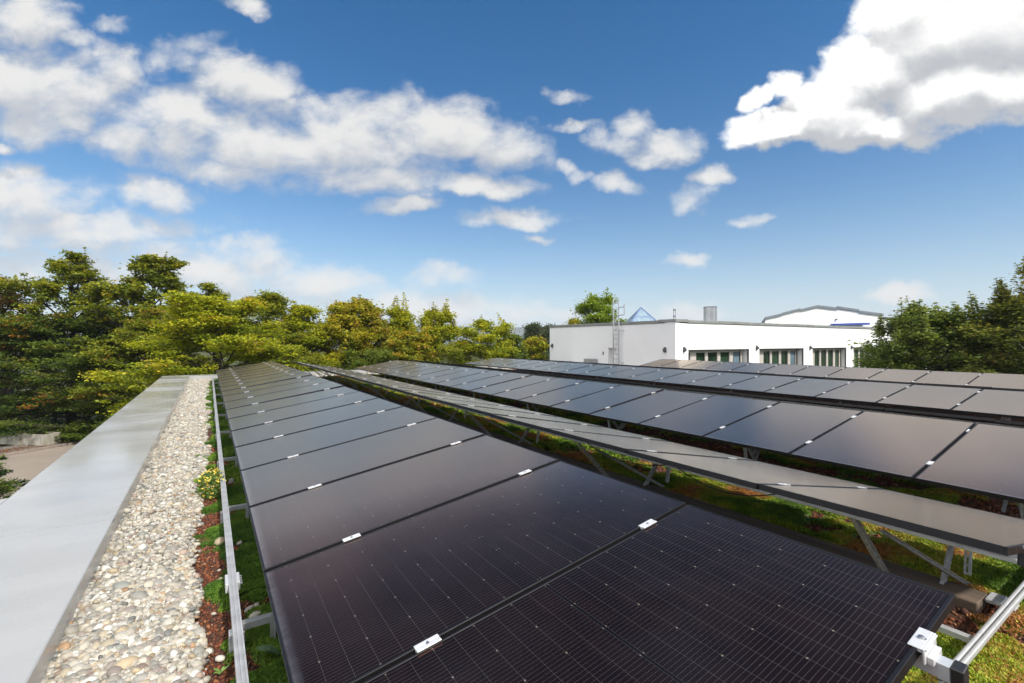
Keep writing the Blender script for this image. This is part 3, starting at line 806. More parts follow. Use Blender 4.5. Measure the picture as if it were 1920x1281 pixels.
# ---------------------------------------------------------------- plants on the roof
def leaf_blade(m, base, tip, w, bend=.02):
    base, tip = Vector(base), Vector(tip); d = tip - base
    s = d.cross(Vector((0, 0, 1)))
    s = (s if s.length > 1e-5 else Vector((1, 0, 0))).normalized() * w
    mid = base + d * .5 + Vector((0, 0, bend)); q = base + d * .25 + Vector((0, 0, bend * .7)); t = base + d * .78 + Vector((0, 0, bend * .6))
    m.add([base, q - s * .7, q + s * .7, mid - s, mid + s, t - s * .65, t + s * .65, tip], [(0, 1, 2), (1, 3, 4, 2), (3, 5, 6, 4), (5, 7, 6)])
M_WEED = mat('weed_leaf', (.16, .26, .05), .55, 0, .3, 30)
M_WEED2 = mat('grey_green_leaf', (.12, .20, .09), .5, 0, .3, 30)
M_STEM = mat('plant_stem', (.10, .14, .04), .6)
def seedling(x, y, z, n, L, lab, mtl, seed, name='seedling'):
    r = random.Random(seed); t = thing(name, lab, 'weed', (x, y, z))
    for i in range(n):
        az = i * 2.4 + r.uniform(-.4, .4); el = r.uniform(.25, .7); l = L * r.uniform(.7, 1.1)
        m = MB(); leaf_blade(m, (x, y, z + .004), (x + math.cos(az) * l * math.cos(el), y + math.sin(az) * l * math.cos(el), z + l * math.sin(el)), l * .2, l * .12)
        part('leaf', m, mtl, t)
seedling(-.105, 2.08, -1.565, 6, .06, 'small green seedling with long leaves sprouting from the pebbles', M_WEED, 3)
seedling(.30, 2.56, -1.55, 5, .17, 'grey green weed with pointed leaves beside the nearest cross bar', M_WEED2, 8)
seedling(.05, 2.62, -1.575, 5, .04, 'tiny bright green sprout on the red chips by the rail', M_WEED, 5)
t = thing('flowering_stonecrop', 'bushy stonecrop with small yellow flowers beside the aluminium rail', 'flowering plant', (.035, 5.83, zr(5.8)))
r = np.random.default_rng(77)
n = 1500
p = r.normal(0, 1, (n, 3)); p /= np.linalg.norm(p, axis=1)[:, None]; p *= r.uniform(.3, 1, (n, 1)) ** .5
p = p * (.14, .40, .14) + (.03, 5.83, zr(5.8) + .07); p[:, 2] = np.maximum(p[:, 2], zr(5.8) + .005)
def leafcloud(p, L, r, tint, up=.4, aspect=.42):
    n = len(p)
    nrm = r.normal(0, 1, (n, 3)); nrm[:, 2] += up * 2.2; nrm /= np.linalg.norm(nrm, axis=1)[:, None]
    a = np.cross(nrm, r.normal(0, 1, (n, 3))); a /= np.linalg.norm(a, axis=1)[:, None] + 1e-9
    b = np.cross(nrm, a); l = (L * r.uniform(.6, 1.35, n))[:, None]
    V = np.stack([p - a * l * .5, p - a * l * .05 + b * l * aspect - nrm * l * .12, p + a * l * .5, p - a * l * .05 - b * l * aspect - nrm * l * .12], 1).reshape(-1, 3)
    return V, np.arange(4 * n).reshape(-1, 4), np.repeat(tint, 4, 0)
V, F, T = leafcloud(p, .022, r, np.array((.09, .15, .03)) * r.uniform(.6, 1.4, (n, 1)))
k = r.choice(n, 260); q = p[k] + (0, 0, .03)
V2, F2, T2 = leafcloud(q, .026, r, np.array((.72, .58, .10)) * r.uniform(.75, 1.2, (260, 1)), 1.0, .5)
part('foliage', merge('stonecrop_leaves', [(V, F, T), (V2, F2, T2)], M_SEDUM), None, t)
m = MB()
for i in range(14):
    a = r.uniform(0, 6.28); m.tube([(.035, 5.83, zr(5.8)), (.035 + .06 * math.cos(a), 5.83 + .15 * math.sin(a), zr(5) + .06), (.035 + .09 * math.cos(a), 5.83 + .22 * math.sin(a), zr(5) + .14)], .003, 5)
part('stems', m, M_STEM, t)

# ---------------------------------------------------------------- ground, street, hills
G = -5.4
def sheet(name, pts, z, m, kind='structure'):
    return link(name, np_mesh(name, [(x, y, z) for x, y in pts], [tuple(range(len(pts)))], m), None, kind=kind)
sheet('ground', [(-6000, -6000), (6000, -6000), (6000, 6000), (-6000, 6000)], G - .05, M_GROUND)
sheet('road', [(-70, -30), (-1.6, -30), (-1.6, 24), (-2.4, 29.5), (-3.6, 33.0), (-4.6, 34.1), (-5.8, 33.4), (-7.6, 31.9), (-26, 16.6), (-70, -2)], G, M_ROAD)
kerb = MB()
line = [(-70, -2), (-26, 16.6), (-7.6, 31.9), (-5.8, 33.4), (-4.6, 34.1), (-3.6, 33.0), (-2.4, 29.5), (-1.6, 24.0)]
for (xa, ya), (xb, yb) in zip(line[:-1], line[1:]):
    kerb.bar((xa, ya, G + .04), (xb, yb, G + .04), .16, .12)
link('kerb', kerb.mesh('kerb', M_KERB, .01), None, kind='structure')
sheet('pavement', [(x - .05, y + .09) for x, y in line[:5]] + [(-4.2, 36.4), (-6.4, 36.0), (-27.2, 18.6), (-71, 0.4)], G + .07, M_PAVE)
# hills on the horizon
def hill_mesh(name, dist, depth, a0, a1, hfun, n=160):
    A = np.linspace(a0, a1, n); V = []
    prof = [(0, -.02), (.25, .35), (.55, .8), (.8, .97), (1, 1.0), (1.4, .8)]
    for a in A:
        h = hfun(a)
        for t, s in prof: V.append((math.sin(a) * (dist + depth * t), math.cos(a) * (dist + depth * t), G + h * s))
    k = len(prof); F = [(i * k + j, (i + 1) * k + j, (i + 1) * k + j + 1, i * k + j + 1) for i in range(n - 1) for j in range(k - 1)]
    return np_mesh(name, V, F, M_HILL, None, True)
link('hills', hill_mesh('hills', 2600, 900, -1.1, 1.6, lambda a: 108 + 40 * float(vnoise(a * 3.1, 2.2, 1, 4, 4)) - 20 * max(0, a)), None, kind='structure')

# ---------------------------------------------------------------- white building behind the array
BX, BY, BT = 19.4, 15.1, 1.085            # left face, right face, top of the roof edge
BX2, BY2 = 54.0, 25.3
wb = thing('white_building', 'long white flat roofed building with grey roof edge and dark ribbon windows', 'building', (BX, BY, G))
WINS = [(20.4, 25.86), (26.9, 32.05), (33.2, 38.1), (39.2, 44.2), (45.4, 50.4)]
WZ0, WZ1, REC = -2.2, -.42, .42
m = MB()
# right face with its window openings
edges = [BX + .001] + [q for w in WINS for q in w] + [BX2]
for i in range(0, len(edges), 2): m.box(edges[i], edges[i + 1], BY, BY + REC, WZ0, WZ1)
m.box(BX + .001, BX2, BY, BY + REC, WZ1, BT - .16).box(BX + .001, BX2, BY, BY + REC, G, WZ0)
part('wall', m, M_RENDER, wb, label='front wall with the ribbon windows')
m = MB()
NY0, NY1, NZ = 19.15, 19.75, -.36          # niche beside the ladder
m.box(BX, BX + .4, BY + REC + .001, NY0, G, BT - .16).box(BX, BX + .4, NY1, BY2, G, BT - .16).box(BX, BX + .4, NY0, NY1, NZ, BT - .16).box(BX + .28, BX + .4, NY0, NY1, G, NZ)
m.box(BX + .4, BX2, BY2 - .4, BY2, G, BT - .17).box(BX + .4, BX2, BY + REC, BY2 - .4, BT - .5, BT - .4)
part('wall', m, M_RENDER, wb, label='side wall with the ladder niche')
def fascia(a, b, axis, n0, zlift=0.0):
    m = MB(); z0, z1 = BT - .15 + zlift, BT + zlift; e = .05 + zlift * .5
    if axis == 'x': m.box(a, b, BY - e, BY + .45, z0, z1)
    else: m.box(BX - e, BX + .45, a, b, z0, z1)
    part('roof_edge', m, M_FASCIA, wb, .008)
fascia(BY + 1.0, 17.9, 'y', 0); fascia(17.902, 22.0, 'y', 0); fascia(22.002, 24.6, 'y', 0); fascia(24.602, BY2 + .05, 'y', 0, .006)
fascia(BX - .05, BX + .9, 'x', 0, .035); fascia(BY - .04, BY + .998, 'y', 0, .033)
xs_ = [BX + .902, 22.9, 25.2, 27.9, 30.4, 33.3, 36.1, 38.7, 42.0, 45.5, 49.0, BX2]
for i, (a, b) in enumerate(zip(xs_[:-1], xs_[1:])): fascia(a, b - .004, 'x', 0, .014 if i % 3 == 1 else 0.0)
for wi, (a, b) in enumerate(WINS):
    win = link('window', MB().box(a, b, BY + REC, BY + REC + .05, WZ0, WZ1).mesh('window_back', M_DARKFR), wb); win.matrix_basis = wb.matrix_basis.inverted()
    part('lintel', MB().box(a, b, BY + .02, BY + REC - .001, WZ1 - .05, WZ1 - .002), M_DARKFR, win)
    Wd = b - a; fr = MB(); py_ = BY + REC - .06
    cuts = [0, .105, .195, .335, .38, .535, .585, .74, .80, .935, 1.0]      # pane, post, pane ...
    for i in range(0, 10, 2):
        p0, p1 = a + Wd * cuts[i], a + Wd * cuts[i + 1]
        part('pane', MB().box(p0 + .03, p1 - .03, py_ + .02, py_ + .035, WZ0 + .04, WZ1 - .17), M_PANEB if (i == 8 and wi < 2) else M_PANE, win)
        fr.box(p0, p0 + .029, py_, py_ + .05, WZ0, WZ1 - .06).box(p1 - .029, p1, py_, py_ + .05, WZ0, WZ1 - .06)
    part('frame', fr, M_DARKFR, win)
    po = MB()
    for i in range(1, 9, 2): po.box(a + Wd * cuts[i] + .002, a + Wd * cuts[i + 1] - .002, py_ - .05, py_ + .055, WZ0, WZ1 - .06)
    po.box(a + Wd * .937, b - .11, py_ - .02, py_ + .055, WZ0, WZ1 - .06)
    part('post', po, M_WFRAME, win)
    part('blind_box', MB().box(a + .01, b - .01, py_ - .09, py_ - .051, WZ1 - .17, WZ1 - .06), M_WFRAME, win)
    part('guide_post', MB().box(b - .08, b - .03, BY + .02, BY + .07, WZ0, WZ1 - .051).box(a + Wd * .84, a + Wd * .84 + .06, BY + .02, BY + .07, WZ0, WZ1 - .051), M_DARKFR, win)

def wall_lamp(x, y, z, face, lab):
    t = thing('wall_lamp', lab, 'wall lamp', (x, y, z), 'grey wall lamps on the white building')
    m = MB(); h = MB(); n = 10
    if face == 'y':      # on the face towards us
        m.box(x - .07, x + .07, y - .05, y - .001, z - .13, z + .13)
        pts = [(x - .095 + .0 * k, 0) for k in range(1)]
        prof = [(x + .09 * math.cos(math.pi * k / n), y - .05 - .10 * math.sin(math.pi * k / n)) for k in range(n + 1)]
    else:
        m.box(x - .05, x - .001, y - .07, y + .07, z - .13, z + .13)
        prof = [(x - .05 - .10 * math.sin(math.pi * k / n), y - .09 * math.cos(math.pi * k / n)) for k in range(n + 1)]
    v = [(p[0], p[1], zz) for zz in (z - .085, z + .06) for p in prof]; k = n + 1
    h.add(v, [(i, i + 1, k + i + 1, k + i) for i in range(n)] + [tuple(range(k))[::-1], tuple(range(k, 2 * k)), (0, k, 2 * k - 1, k - 1)])
    part('housing', m, M_LAMP, t, .004); part('lamp_shade', h, M_LAMP, t)
wall_lamp(BX, 24.98, -.28, 'x', 'grey wall lamp at the far left end of the white side wall')
wall_lamp(BX, 15.72, -.42, 'x', 'grey wall lamp on the side wall, just left of the building corner')
wall_lamp(20.05, BY, -.40, 'y', 'grey wall lamp between the building corner and the first ribbon window')
wall_lamp(26.6, BY, -.36, 'y', 'grey wall lamp between the first and second ribbon windows')
wall_lamp(32.85, BY, -.40, 'y', 'grey wall lamp between the second and third ribbon windows')
wall_lamp(38.85, BY, -.42, 'y', 'grey wall lamp beside the tree, right of the third ribbon window')
wall_lamp(44.8, BY, -.42, 'y', 'grey wall lamp hidden among the leaves of the right tree')
t = thing('wall_socket', 'small grey box on the white side wall left of the ladder', 'wall box', (BX, 20.15, -.72))
part('housing', MB().box(BX - .05, BX - .001, 20.11, 20.19, -.76, -.60), M_LAMP, t, .004); part('lid', MB().box(BX - .06, BX - .0502, 20.12, 20.18, -.74, -.64), M_ZINC, t)
t = thing('vent_box', 'low grey sheet metal vent at the foot of the white side wall', 'vent', (BX - .3, 21.0, -1.2))
m = MB()
for i in range(5): m.box(BX - .42, BX - .02, 20.62, 21.42, -1.27 + i * .05, -1.24 + i * .05)
part('slat', m, M_ZINC, t); part('body', MB().box(BX - .40, BX - .04, 20.64, 21.40, -1.9, -1.03), M_STEELSHEET, t)
# ladder
lad = thing('wall_ladder', 'silver ladder fixed to the white side wall, rising above the roof edge', 'ladder', (BX, 19, -1.5))
LY0, LY1, LX = 18.74, 19.16, BX - .19
for y in (LY0, LY1): part('side_rail', MB().box(LX - .03, LX + .03, y - .026, y + .026, -2.3, 2.42), M_LADDER, lad, .004)
z = -2.1
while z < 1.4:
    part('rung', MB().tube([(LX, LY0 + .022, z), (LX, LY1 - .022, z)], .015, 8), M_LADDER, lad); z += .28
for z in (1.42, 1.8, 2.2): part('rung', MB().box(LX - .018, LX + .018, LY0 + .023, LY1 - .023, z - .02, z + .02), M_LADDER, lad)
for z in (-1.2, .62): part('bracket', MB().box(LX + .031, BX - .001, LY0 - .2, LY0 - .17, z, z + .03).box(LX - .01, LX + .03, LY0 - .2, LY0 - .023, z, z + .03).box(LX + .031, BX - .001, LY1 - .02, LY1 + .02, z, z + .03), M_LADDER, lad)
part('handhold', MB().box(LX - .025, LX + .025, LY0 - .45, LY0 - .40, 1.44, 2.08).box(LX - .025, LX + .025, LY0 - .399, LY0 - .023, 1.44, 1.49).box(LX - .025, LX + .025, LY0 - .399, LY0 - .023, 1.88, 1.93), M_LADDER, lad, .004)
# things standing on the white building's roof
q = onray(1331.5, 602, 28.5)
fl = thing('exhaust_stack', 'fat round sheet steel exhaust stack on the white roof', 'exhaust stack', q)
r_ = .375
part('body', MB().tube([(q.x, q.y, q.z - .3), (q.x, q.y, q.z + .82)], r_, 28), M_STEELSHEET, fl, 0, False)
part('rim', MB().tube([(q.x, q.y, q.z + .821), (q.x, q.y, q.z + .86)], r_ + .015, 28), M_LAMP, fl)
m = MB()
for a in (-2.1, -1.3, -.5): m.box(q.x + r_ * math.cos(a - .6) - .012, q.x + r_ * math.cos(a - .6) + .012, q.y + r_ * math.sin(a - .6) - .012, q.y + r_ * math.sin(a - .6) + .012, q.z - .3, q.z + .81)
part('seam', m, M_ZINC, fl)
q = onray(1264.5, 600, 25.5)
rl = thing('roof_ladder_head', 'thin dark ladder head standing up over the roof corner', 'ladder', q)
for dx in (-.07, .07): part('side_rail', MB().tube([(q.x + dx, q.y, q.z - .4), (q.x + dx, q.y, q.z + .62)], .012, 6), M_LAMP, rl)
for dz in (.16, .50): part('rung', MB().box(q.x - .085, q.x + .085, q.y - .02, q.y + .02, q.z + dz, q.z + dz + .07), M_LAMP, rl)
# blue glass roof light
q = onray(1202, 604, 34); hw = 1.0; ap = Vector((q.x, q.y, q.z + 1.05))
sk = thing('glass_roof_light', 'pointed blue framed glass roof light behind the white building', 'roof light', (q.x, q.y, q.z - .5))
ax = Vector((math.cos(YAW), -math.sin(YAW), 0)); ay = Vector((math.sin(YAW), math.cos(YAW), 0))
c4 = [q + ax * (-hw) - ay * hw, q + ax * hw - ay * hw, q + ax * hw + ay * hw, q - ax * hw + ay * hw]
c4 = [Vector((p.x, p.y, q.z - .15)) for p in c4]
m = MB()
for i in range(4): m.add([c4[i], c4[(i + 1) % 4], ap], [(0, 1, 2)])
part('pane', m, M_PANEB, sk)
m = MB()
for i in range(4):
    m.bar(c4[i], ap, .09, .09); m.bar(c4[i], c4[(i + 1) % 4], .09, .09)
    a, b = c4[i].lerp(ap, .42), c4[(i + 1) % 4].lerp(ap, .42); m.bar(a, b, .07, .07)
    for s_ in (.25, .75): m.bar(c4[i].lerp(c4[(i + 1) % 4], s_), a.lerp(b, .06 if s_ < .5 else .94), .05, .05)
part('frame', m, M_BLUE, sk)
part('curb', MB().hexa([p - Vector((0, 0, 1.2)) for p in c4] + [p - Vector((0, 0, .05)) for p in c4]), M_FASCIA, sk)

# far hall with a low gable
D = 60.0
hall = thing('gabled_hall', 'distant white hall with a low stepped gable above the white building', 'building', onray(1535, 640, 62) + Vector((0, 0, G)))
gab = [(1435, 598), (1436, 597.5), (1533, 574.5), (1655, 590.5), (1656, 640)]
def rel(u, v, d): return onray(u, v, d)
back = (onray(1405, 640, 1.0).normalized()) * 26
fp = [rel(1435, 597.5, D), rel(1533, 575, D), rel(1655, 590.5, D)]
base = [Vector((p.x, p.y, G)) for p in (fp[0], fp[2])]
front = [base[0], base[1], fp[2], fp[1], fp[0]]
m = MB().add(front + [p + back for p in front], [(0, 1, 2, 3, 4), (9, 8, 7, 6, 5), (0, 5, 6, 1), (1, 6, 7, 2), (2, 7, 8, 3), (3, 8, 9, 4), (4, 9, 5, 0)])
part('wall', m, M_RENDER, hall)
up_ = Vector((0, 0, .0))
def gpiece(u0, v0, u1, v1, lift):
    a, b = rel(u0, v0, D - .15), rel(u1, v1, D - .15)
    a.z += lift; b.z += lift
    return MB().hexa([a, b, b + back, a + back, a + Vector((0, 0, .30)), b + Vector((0, 0, .30)), b + back + Vector((0, 0, .30)), a + back + Vector((0, 0, .30))])
for u0, v0, u1, v1, l in ((1434, 599.2, 1466, 592.2, 0), (1466.2, 591.5, 1501, 582.6, .03), (1501.2, 584.2, 1533, 576.6, 0), (1533.2, 576.6, 1571, 581.2, 0), (1571.2, 578.6, 1611, 584.5, 0), (1611.2, 586.6, 1657, 592.5, 0)):
    part('gable_edge', gpiece(u0, v0, u1, v1, l), M_FASCIA2, hall)
a, b = rel(1557, 610.4, D - .1), rel(1620, 609.6, D - .1)
part('awning', MB().hexa([a - ay * 1.0, b - ay * 1.0, b, a, a - ay * 1.0 + Vector((0, 0, .2)), b - ay * 1.0 + Vector((0, 0, .25)), b + Vector((0, 0, .3)), a + Vector((0, 0, .22))]), M_AWN, hall)
a, b = rel(1662, 612, D + 3), rel(1700, 610, D + 8)
part('wing', MB().hexa([Vector((p.x, p.y, G)) for p in (rel(1656, 640, D + .5), rel(1720, 640, D + 6), rel(1720, 640, D + 6) + ay * 18, rel(1656, 640, D + .5) + ay * 18)] +
                       [Vector((p.x, p.y, 2.85)) for p in (rel(1656, 640, D + .5), rel(1720, 640, D + 6), rel(1720, 640, D + 6) + ay * 18, rel(1656, 640, D + .5) + ay * 18)]), M_RENDER, hall)
p0, p1 = rel(1656, 640, D + .3), rel(1720, 640, D + 5.8)
part('wing_roof', MB().hexa([Vector((p.x, p.y, 2.86)) for p in (p0, p1, p1 + ay * 18, p0 + ay * 18)] + [Vector((p.x, p.y, 3.15)) for p in (p0, p1, p1 + ay * 18, p0 + ay * 18)]), M_DARKFR, hall)
part('awning', MB().hexa([p0 + Vector((0, 0, 1.9)) - ay * .8 + ax * .4, p0 + Vector((0, 0, 1.9)) - ay * .8 + ax * 4, p0 + Vector((0, 0, 1.9)) + ax * 4 + ay * .5, p0 + Vector((0, 0, 1.9)) + ax * .4 - ay * .05,
                         p0 + Vector((0, 0, 2.2)) - ay * .8 + ax * .4, p0 + Vector((0, 0, 2.2)) - ay * .8 + ax * 4, p0 + Vector((0, 0, 2.3)) + ax * 4 + ay * .5, p0 + Vector((0, 0, 2.3)) + ax * .4 - ay * .05]), M_AWN, hall)
a = rel(1568, 599, D - .1); part('camera_box', MB().box(a.x - .1, a.x + .1, a.y - .1, a.y + .06, a.z - .09, a.z + .09), M_LAMP, hall)

# ---------------------------------------------------------------- street furniture
q = onray(603.5, 661, 29)
lp = thing('street_lamp', 'pale grey street lamp with two flat heads in front of the trees', 'street lamp', (q.x, q.y, G))
part('pole', MB().tube([(q.x, q.y, G), (q.x, q.y, q.z)], [.07, .042], 10), M_STEELSHEET, lp, 0, True)
for s_ in (-1, 1):
    m = MB().hexa([q + ax * (s_ * .02) - ay * .09 - Vector((0, 0, .04)), q + ax * (s_ * .19) - ay * .09 + Vector((0, 0, -.02)), q + ax * (s_ * .19) + ay * .09 + Vector((0, 0, -.02)), q + ax * (s_ * .02) + ay * .09 - Vector((0, 0, .04)),
                   q + ax * (s_ * .02) - ay * .09 + Vector((0, 0, .03)), q + ax * (s_ * .19) - ay * .09 + Vector((0, 0, .02)), q + ax * (s_ * .19) + ay * .09 + Vector((0, 0, .02)), q + ax * (s_ * .02) + ay * .09 + Vector((0, 0, .03))])
    part('lamp_head', m, M_STEELSHEET, lp, .006)
def planter(u0, u1, vb, d, h, lab):
    a, b = onray(u0, vb, d), onray(u1, vb, d - .3 * (u1 - u0) / 45)
    a.z = b.z = G + .075
    dv = (b - a).normalized(); nv = Vector((-dv.y, dv.x, 0)) * .75; w = .08
    t = thing('concrete_planter', lab, 'planter', (a + b) / 2, 'concrete planters by the street')
    Z = Vector((0, 0, h)); m = MB()
    o = [a, b, b + nv, a + nv]; i_ = [a + dv * w + nv.normalized() * w, b - dv * w + nv.normalized() * w, b - dv * w + nv - nv.normalized() * w, a + dv * w + nv - nv.normalized() * w]
    v = [p for p in o] + [p + Z for p in o] + [p + Z for p in i_] + [p + Z * .8 for p in i_]
    f = [(0, 3, 2, 1)] + [(k, (k + 1) % 4, 4 + (k + 1) % 4, 4 + k) for k in range(4)] + [(4 + k, 4 + (k + 1) % 4, 8 + (k + 1) % 4, 8 + k) for k in range(4)] + [(8 + k, 8 + (k + 1) % 4, 12 + (k + 1) % 4, 12 + k) for k in range(4)]
    m.add(v, f); part('trough', m, M_CONC, t)
    part('soil', MB().hexa([p + Z * .6 for p in i_] + [p + Z * .82 for p in i_]), M_SUBSTRATE, t)
    return a, b, nv, h, t
pl1 = planter(39, 82, 834, 24.2, .56, 'weathered concrete planter by the kerb, the right one of two')
pl2 = planter(-10, 35, 840, 24.4, .56, 'weathered concrete planter overgrown with ivy, half hidden at the left edge')
# roof of the car parked below the wall
q = onray(24, 934, 9.2)

# ---------------------------------------------------------------- trees
def tubes_np(segs, n=5):
    """segs: list of (points (k,3), radii (k,)) -> one tube mesh"""
    V, F, o = [], [], 0
    for P, rr in segs:
        P = np.asarray(P, float); k = len(P)
        D = np.gradient(P, axis=0); D /= np.linalg.norm(D, axis=1)[:, None] + 1e-9
        ref = np.where(np.abs(D[:, 2:3]) > .9, [[1., 0, 0]], [[0, 0, 1.]])
        A = np.cross(D, ref); A /= np.linalg.norm(A, axis=1)[:, None] + 1e-9; B = np.cross(D, A)
        th = np.linspace(0, 2 * np.pi, n, endpoint=False)
        ring = P[:, None] + (A[:, None] * np.cos(th)[None, :, None] + B[:, None] * np.sin(th)[None, :, None]) * np.asarray(rr)[:, None, None]
        V.append(ring.reshape(-1, 3))
        i = np.arange(k - 1)[:, None] * n; j = np.arange(n)[None]
        F.append(np.stack([o + i + j, o + i + (j + 1) % n, o + i + n + (j + 1) % n, o + i + n + j], -1).reshape(-1, 4)); o += k * n
    return np.concatenate(V), np.concatenate(F)
def grow(seed, H, Rc, base, nprim, prof, rise, nsec, clump, flat, trunk_r, lean=(0, 0), shoots=0):
    """skeleton of a tree at the origin -> tube segments and leaf cluster centres (pos, radius, outwardness)"""
    r = np.random.default_rng(seed)
    n = 9; t = np.linspace(0, 1, n)
    wob = np.cumsum(r.normal(0, .035 * H / n * 2, (n, 2)), 0)
    trunk = np.stack([wob[:, 0] + lean[0] * t * H, wob[:, 1] + lean[1] * t * H, t * H * .93], 1)
    segs = [(trunk, trunk_r * (1 - .85 * t) + .01)]
    cl = []
    def along(tt):
        i = min(int(tt * (n - 1)), n - 2); f = tt * (n - 1) - i
        return trunk[i] * (1 - f) + trunk[i + 1] * f
    for k in range(nprim):
        tt = base + (1 - base) * ((k + r.uniform(0, .8)) / nprim)
        s = (tt - base) / (1 - base)
        L = Rc * prof(s) * r.uniform(.75, 1.15)
        az = k * 2.39996 + r.uniform(-.5, .5); el = rise(s) + r.normal(0, .12)
        p = along(min(tt, .999)); m = 7; u = np.linspace(0, 1, m)
        d = np.array([math.cos(az) * math.cos(el), math.sin(az) * math.cos(el), math.sin(el)])
        B = p + d * (u * L)[:, None] + np.stack([r.normal(0, .03 * L) * u ** 2, r.normal(0, .03 * L) * u ** 2, (.10 * L) * (u ** 2) * r.uniform(-.6, 1.2)], 1)
        rb = trunk_r * (1 - .85 * tt) * .5
        segs.append((B, rb * (1 - .8 * u) + .006))
        cl.append((B[-1], clump, 1.0)); cl.append((B[-2], clump, .9))
        for q in range(int(nsec * 2.0)):
            f = r.uniform(.28, .98); i = min(int(f * (m - 1)), m - 2); ff = f * (m - 1) - i
            c = B[i] * (1 - ff) + B[i + 1] * ff
            a2 = az + r.choice([-1, 1]) * r.uniform(.35, 1.25); e2 = el * .6 + r.normal(.08, .22)
            L2 = L * (1.05 - f) * r.uniform(.5, .95) + Rc * .08
            d2 = np.array([math.cos(a2) * math.cos(e2), math.sin(a2) * math.cos(e2), math.sin(e2)])
            u2 = np.linspace(0, 1, 4)
            S = c + d2 * (u2 * L2)[:, None] + np.array([0, 0, .06 * L2]) * (u2 ** 2)[:, None]
            segs.append((S, rb * .45 * (1 - .8 * u2) + .004))
            for w in (.35, .55, .75, .95): cl.append((c + d2 * L2 * w + r.normal(0, .06, 3), clump * r.uniform(.32, .72), f * (.6 + .4 * w)))
    for k in range(shoots):      # upright leading shoots on the outer crown
        i = r.integers(0, len(cl)); p, _, _ = cl[i]
        if p[2] < H * .5 or math.hypot(p[0], p[1]) > Rc * .95: continue
        L = r.uniform(.5, 1.25); e = np.array([r.normal(0, .1), r.normal(0, .1), 1]) * L
        u2 = np.linspace(0, 1, 4); segs.append((p + e * u2[:, None], .012 * (1 - .7 * u2)))
        for w in np.linspace(.1, 1, 7): cl.append((p + e * w, clump * .34 * (1.3 - w), 1.0))
    return segs, cl
def foliage(cl, nleaf, leaf, pal, seed, flat=.55, autumn=None, hi=None):
    r = np.random.default_rng(seed + 900)
    C = np.array([c[0] for c in cl]); S = np.array([c[1] for c in cl]); O = np.array([c[2] for c in cl])
    w = S ** 1.15; w /= w.sum()
    i = r.choice(len(C), nleaf, p=w)
    off = r.normal(0, 1, (nleaf, 3)) * S[i][:, None] * .55; off[:, 2] *= flat
    p = C[i] + off
    # each clump has a colour of its own; the palette runs from inner, low leaves to outer, high ones
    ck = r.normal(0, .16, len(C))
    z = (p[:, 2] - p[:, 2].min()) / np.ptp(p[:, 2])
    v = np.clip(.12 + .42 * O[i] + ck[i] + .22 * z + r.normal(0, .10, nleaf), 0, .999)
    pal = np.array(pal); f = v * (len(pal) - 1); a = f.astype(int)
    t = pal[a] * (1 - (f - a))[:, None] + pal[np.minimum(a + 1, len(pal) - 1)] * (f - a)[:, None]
    if autumn is not None:
        frac, ac = autumn
        on = (ck > np.quantile(ck, 1 - frac))[i] & (O[i] > .55) & (r.uniform(0, 1, nleaf) < .8)
        t[on] = np.array(ac) * r.uniform(.7, 1.3, (on.sum(), 1))
    t = t * r.uniform(.72, 1.28, (nleaf, 1))
    return leafcloud(p, leaf, r, t, .55, .46)
DOME = lambda s: math.sqrt(max(0, 1 - (1.25 * s - .35) ** 2 * .95)) * (1 - .25 * s)
TALL = lambda s: (.62 + .38 * math.sin(min(1, s * 1.4) * math.pi * .8)) * (1 - .55 * s ** 2)
VASE = lambda s: .7 + .3 * s - .25 * s * s
COLUMN = lambda s: (.75 + .25 * math.sin(math.pi * s)) * (1 - .35 * s ** 3)
CONE = lambda s: 1.02 - .85 * s
RISE = lambda s: .15 + .95 * s
RISEV = lambda s: .65 + .55 * s
RISET = lambda s: .35 + .85 * s
OVAL = lambda s: (.55 + .45 * math.sin(math.pi * min(1, .15 + s * 1.05))) * (1 - .45 * s * s)
YELLOW = [(0.084, 0.127, 0.009), (0.168, 0.22, 0.011), (0.28, 0.319, 0.014), (0.403, 0.407, 0.019), (0.515, 0.451, 0.028)]
OLIVE = [(0.045, 0.075, 0.009), (0.095, 0.138, 0.011), (0.179, 0.215, 0.017), (0.28, 0.292, 0.021), (0.37, 0.319, 0.028)]
DEEP = [(0.028, 0.051, 0.009), (0.054, 0.092, 0.012), (0.097, 0.146, 0.017), (0.161, 0.206, 0.023), (0.236, 0.252, 0.028)]
GOLD = [(.085, .115, .012), (.175, .20, .015), (.29, .30, .018), (.43, .375, .024), (.54, .39, .028)]
FAR = [(.035, .055, .02), (.05, .075, .028), (.075, .10, .035), (.09, .12, .04)]
LIME = [(.08, .13, .012), (.14, .21, .016), (.22, .30, .022), (.30, .37, .04)]
RUST = [(.045, .05, .012), (.09, .075, .014), (.17, .11, .018), (.28, .14, .02), (.40, .19, .03)]
ORANGE = (.40, .17, .025)
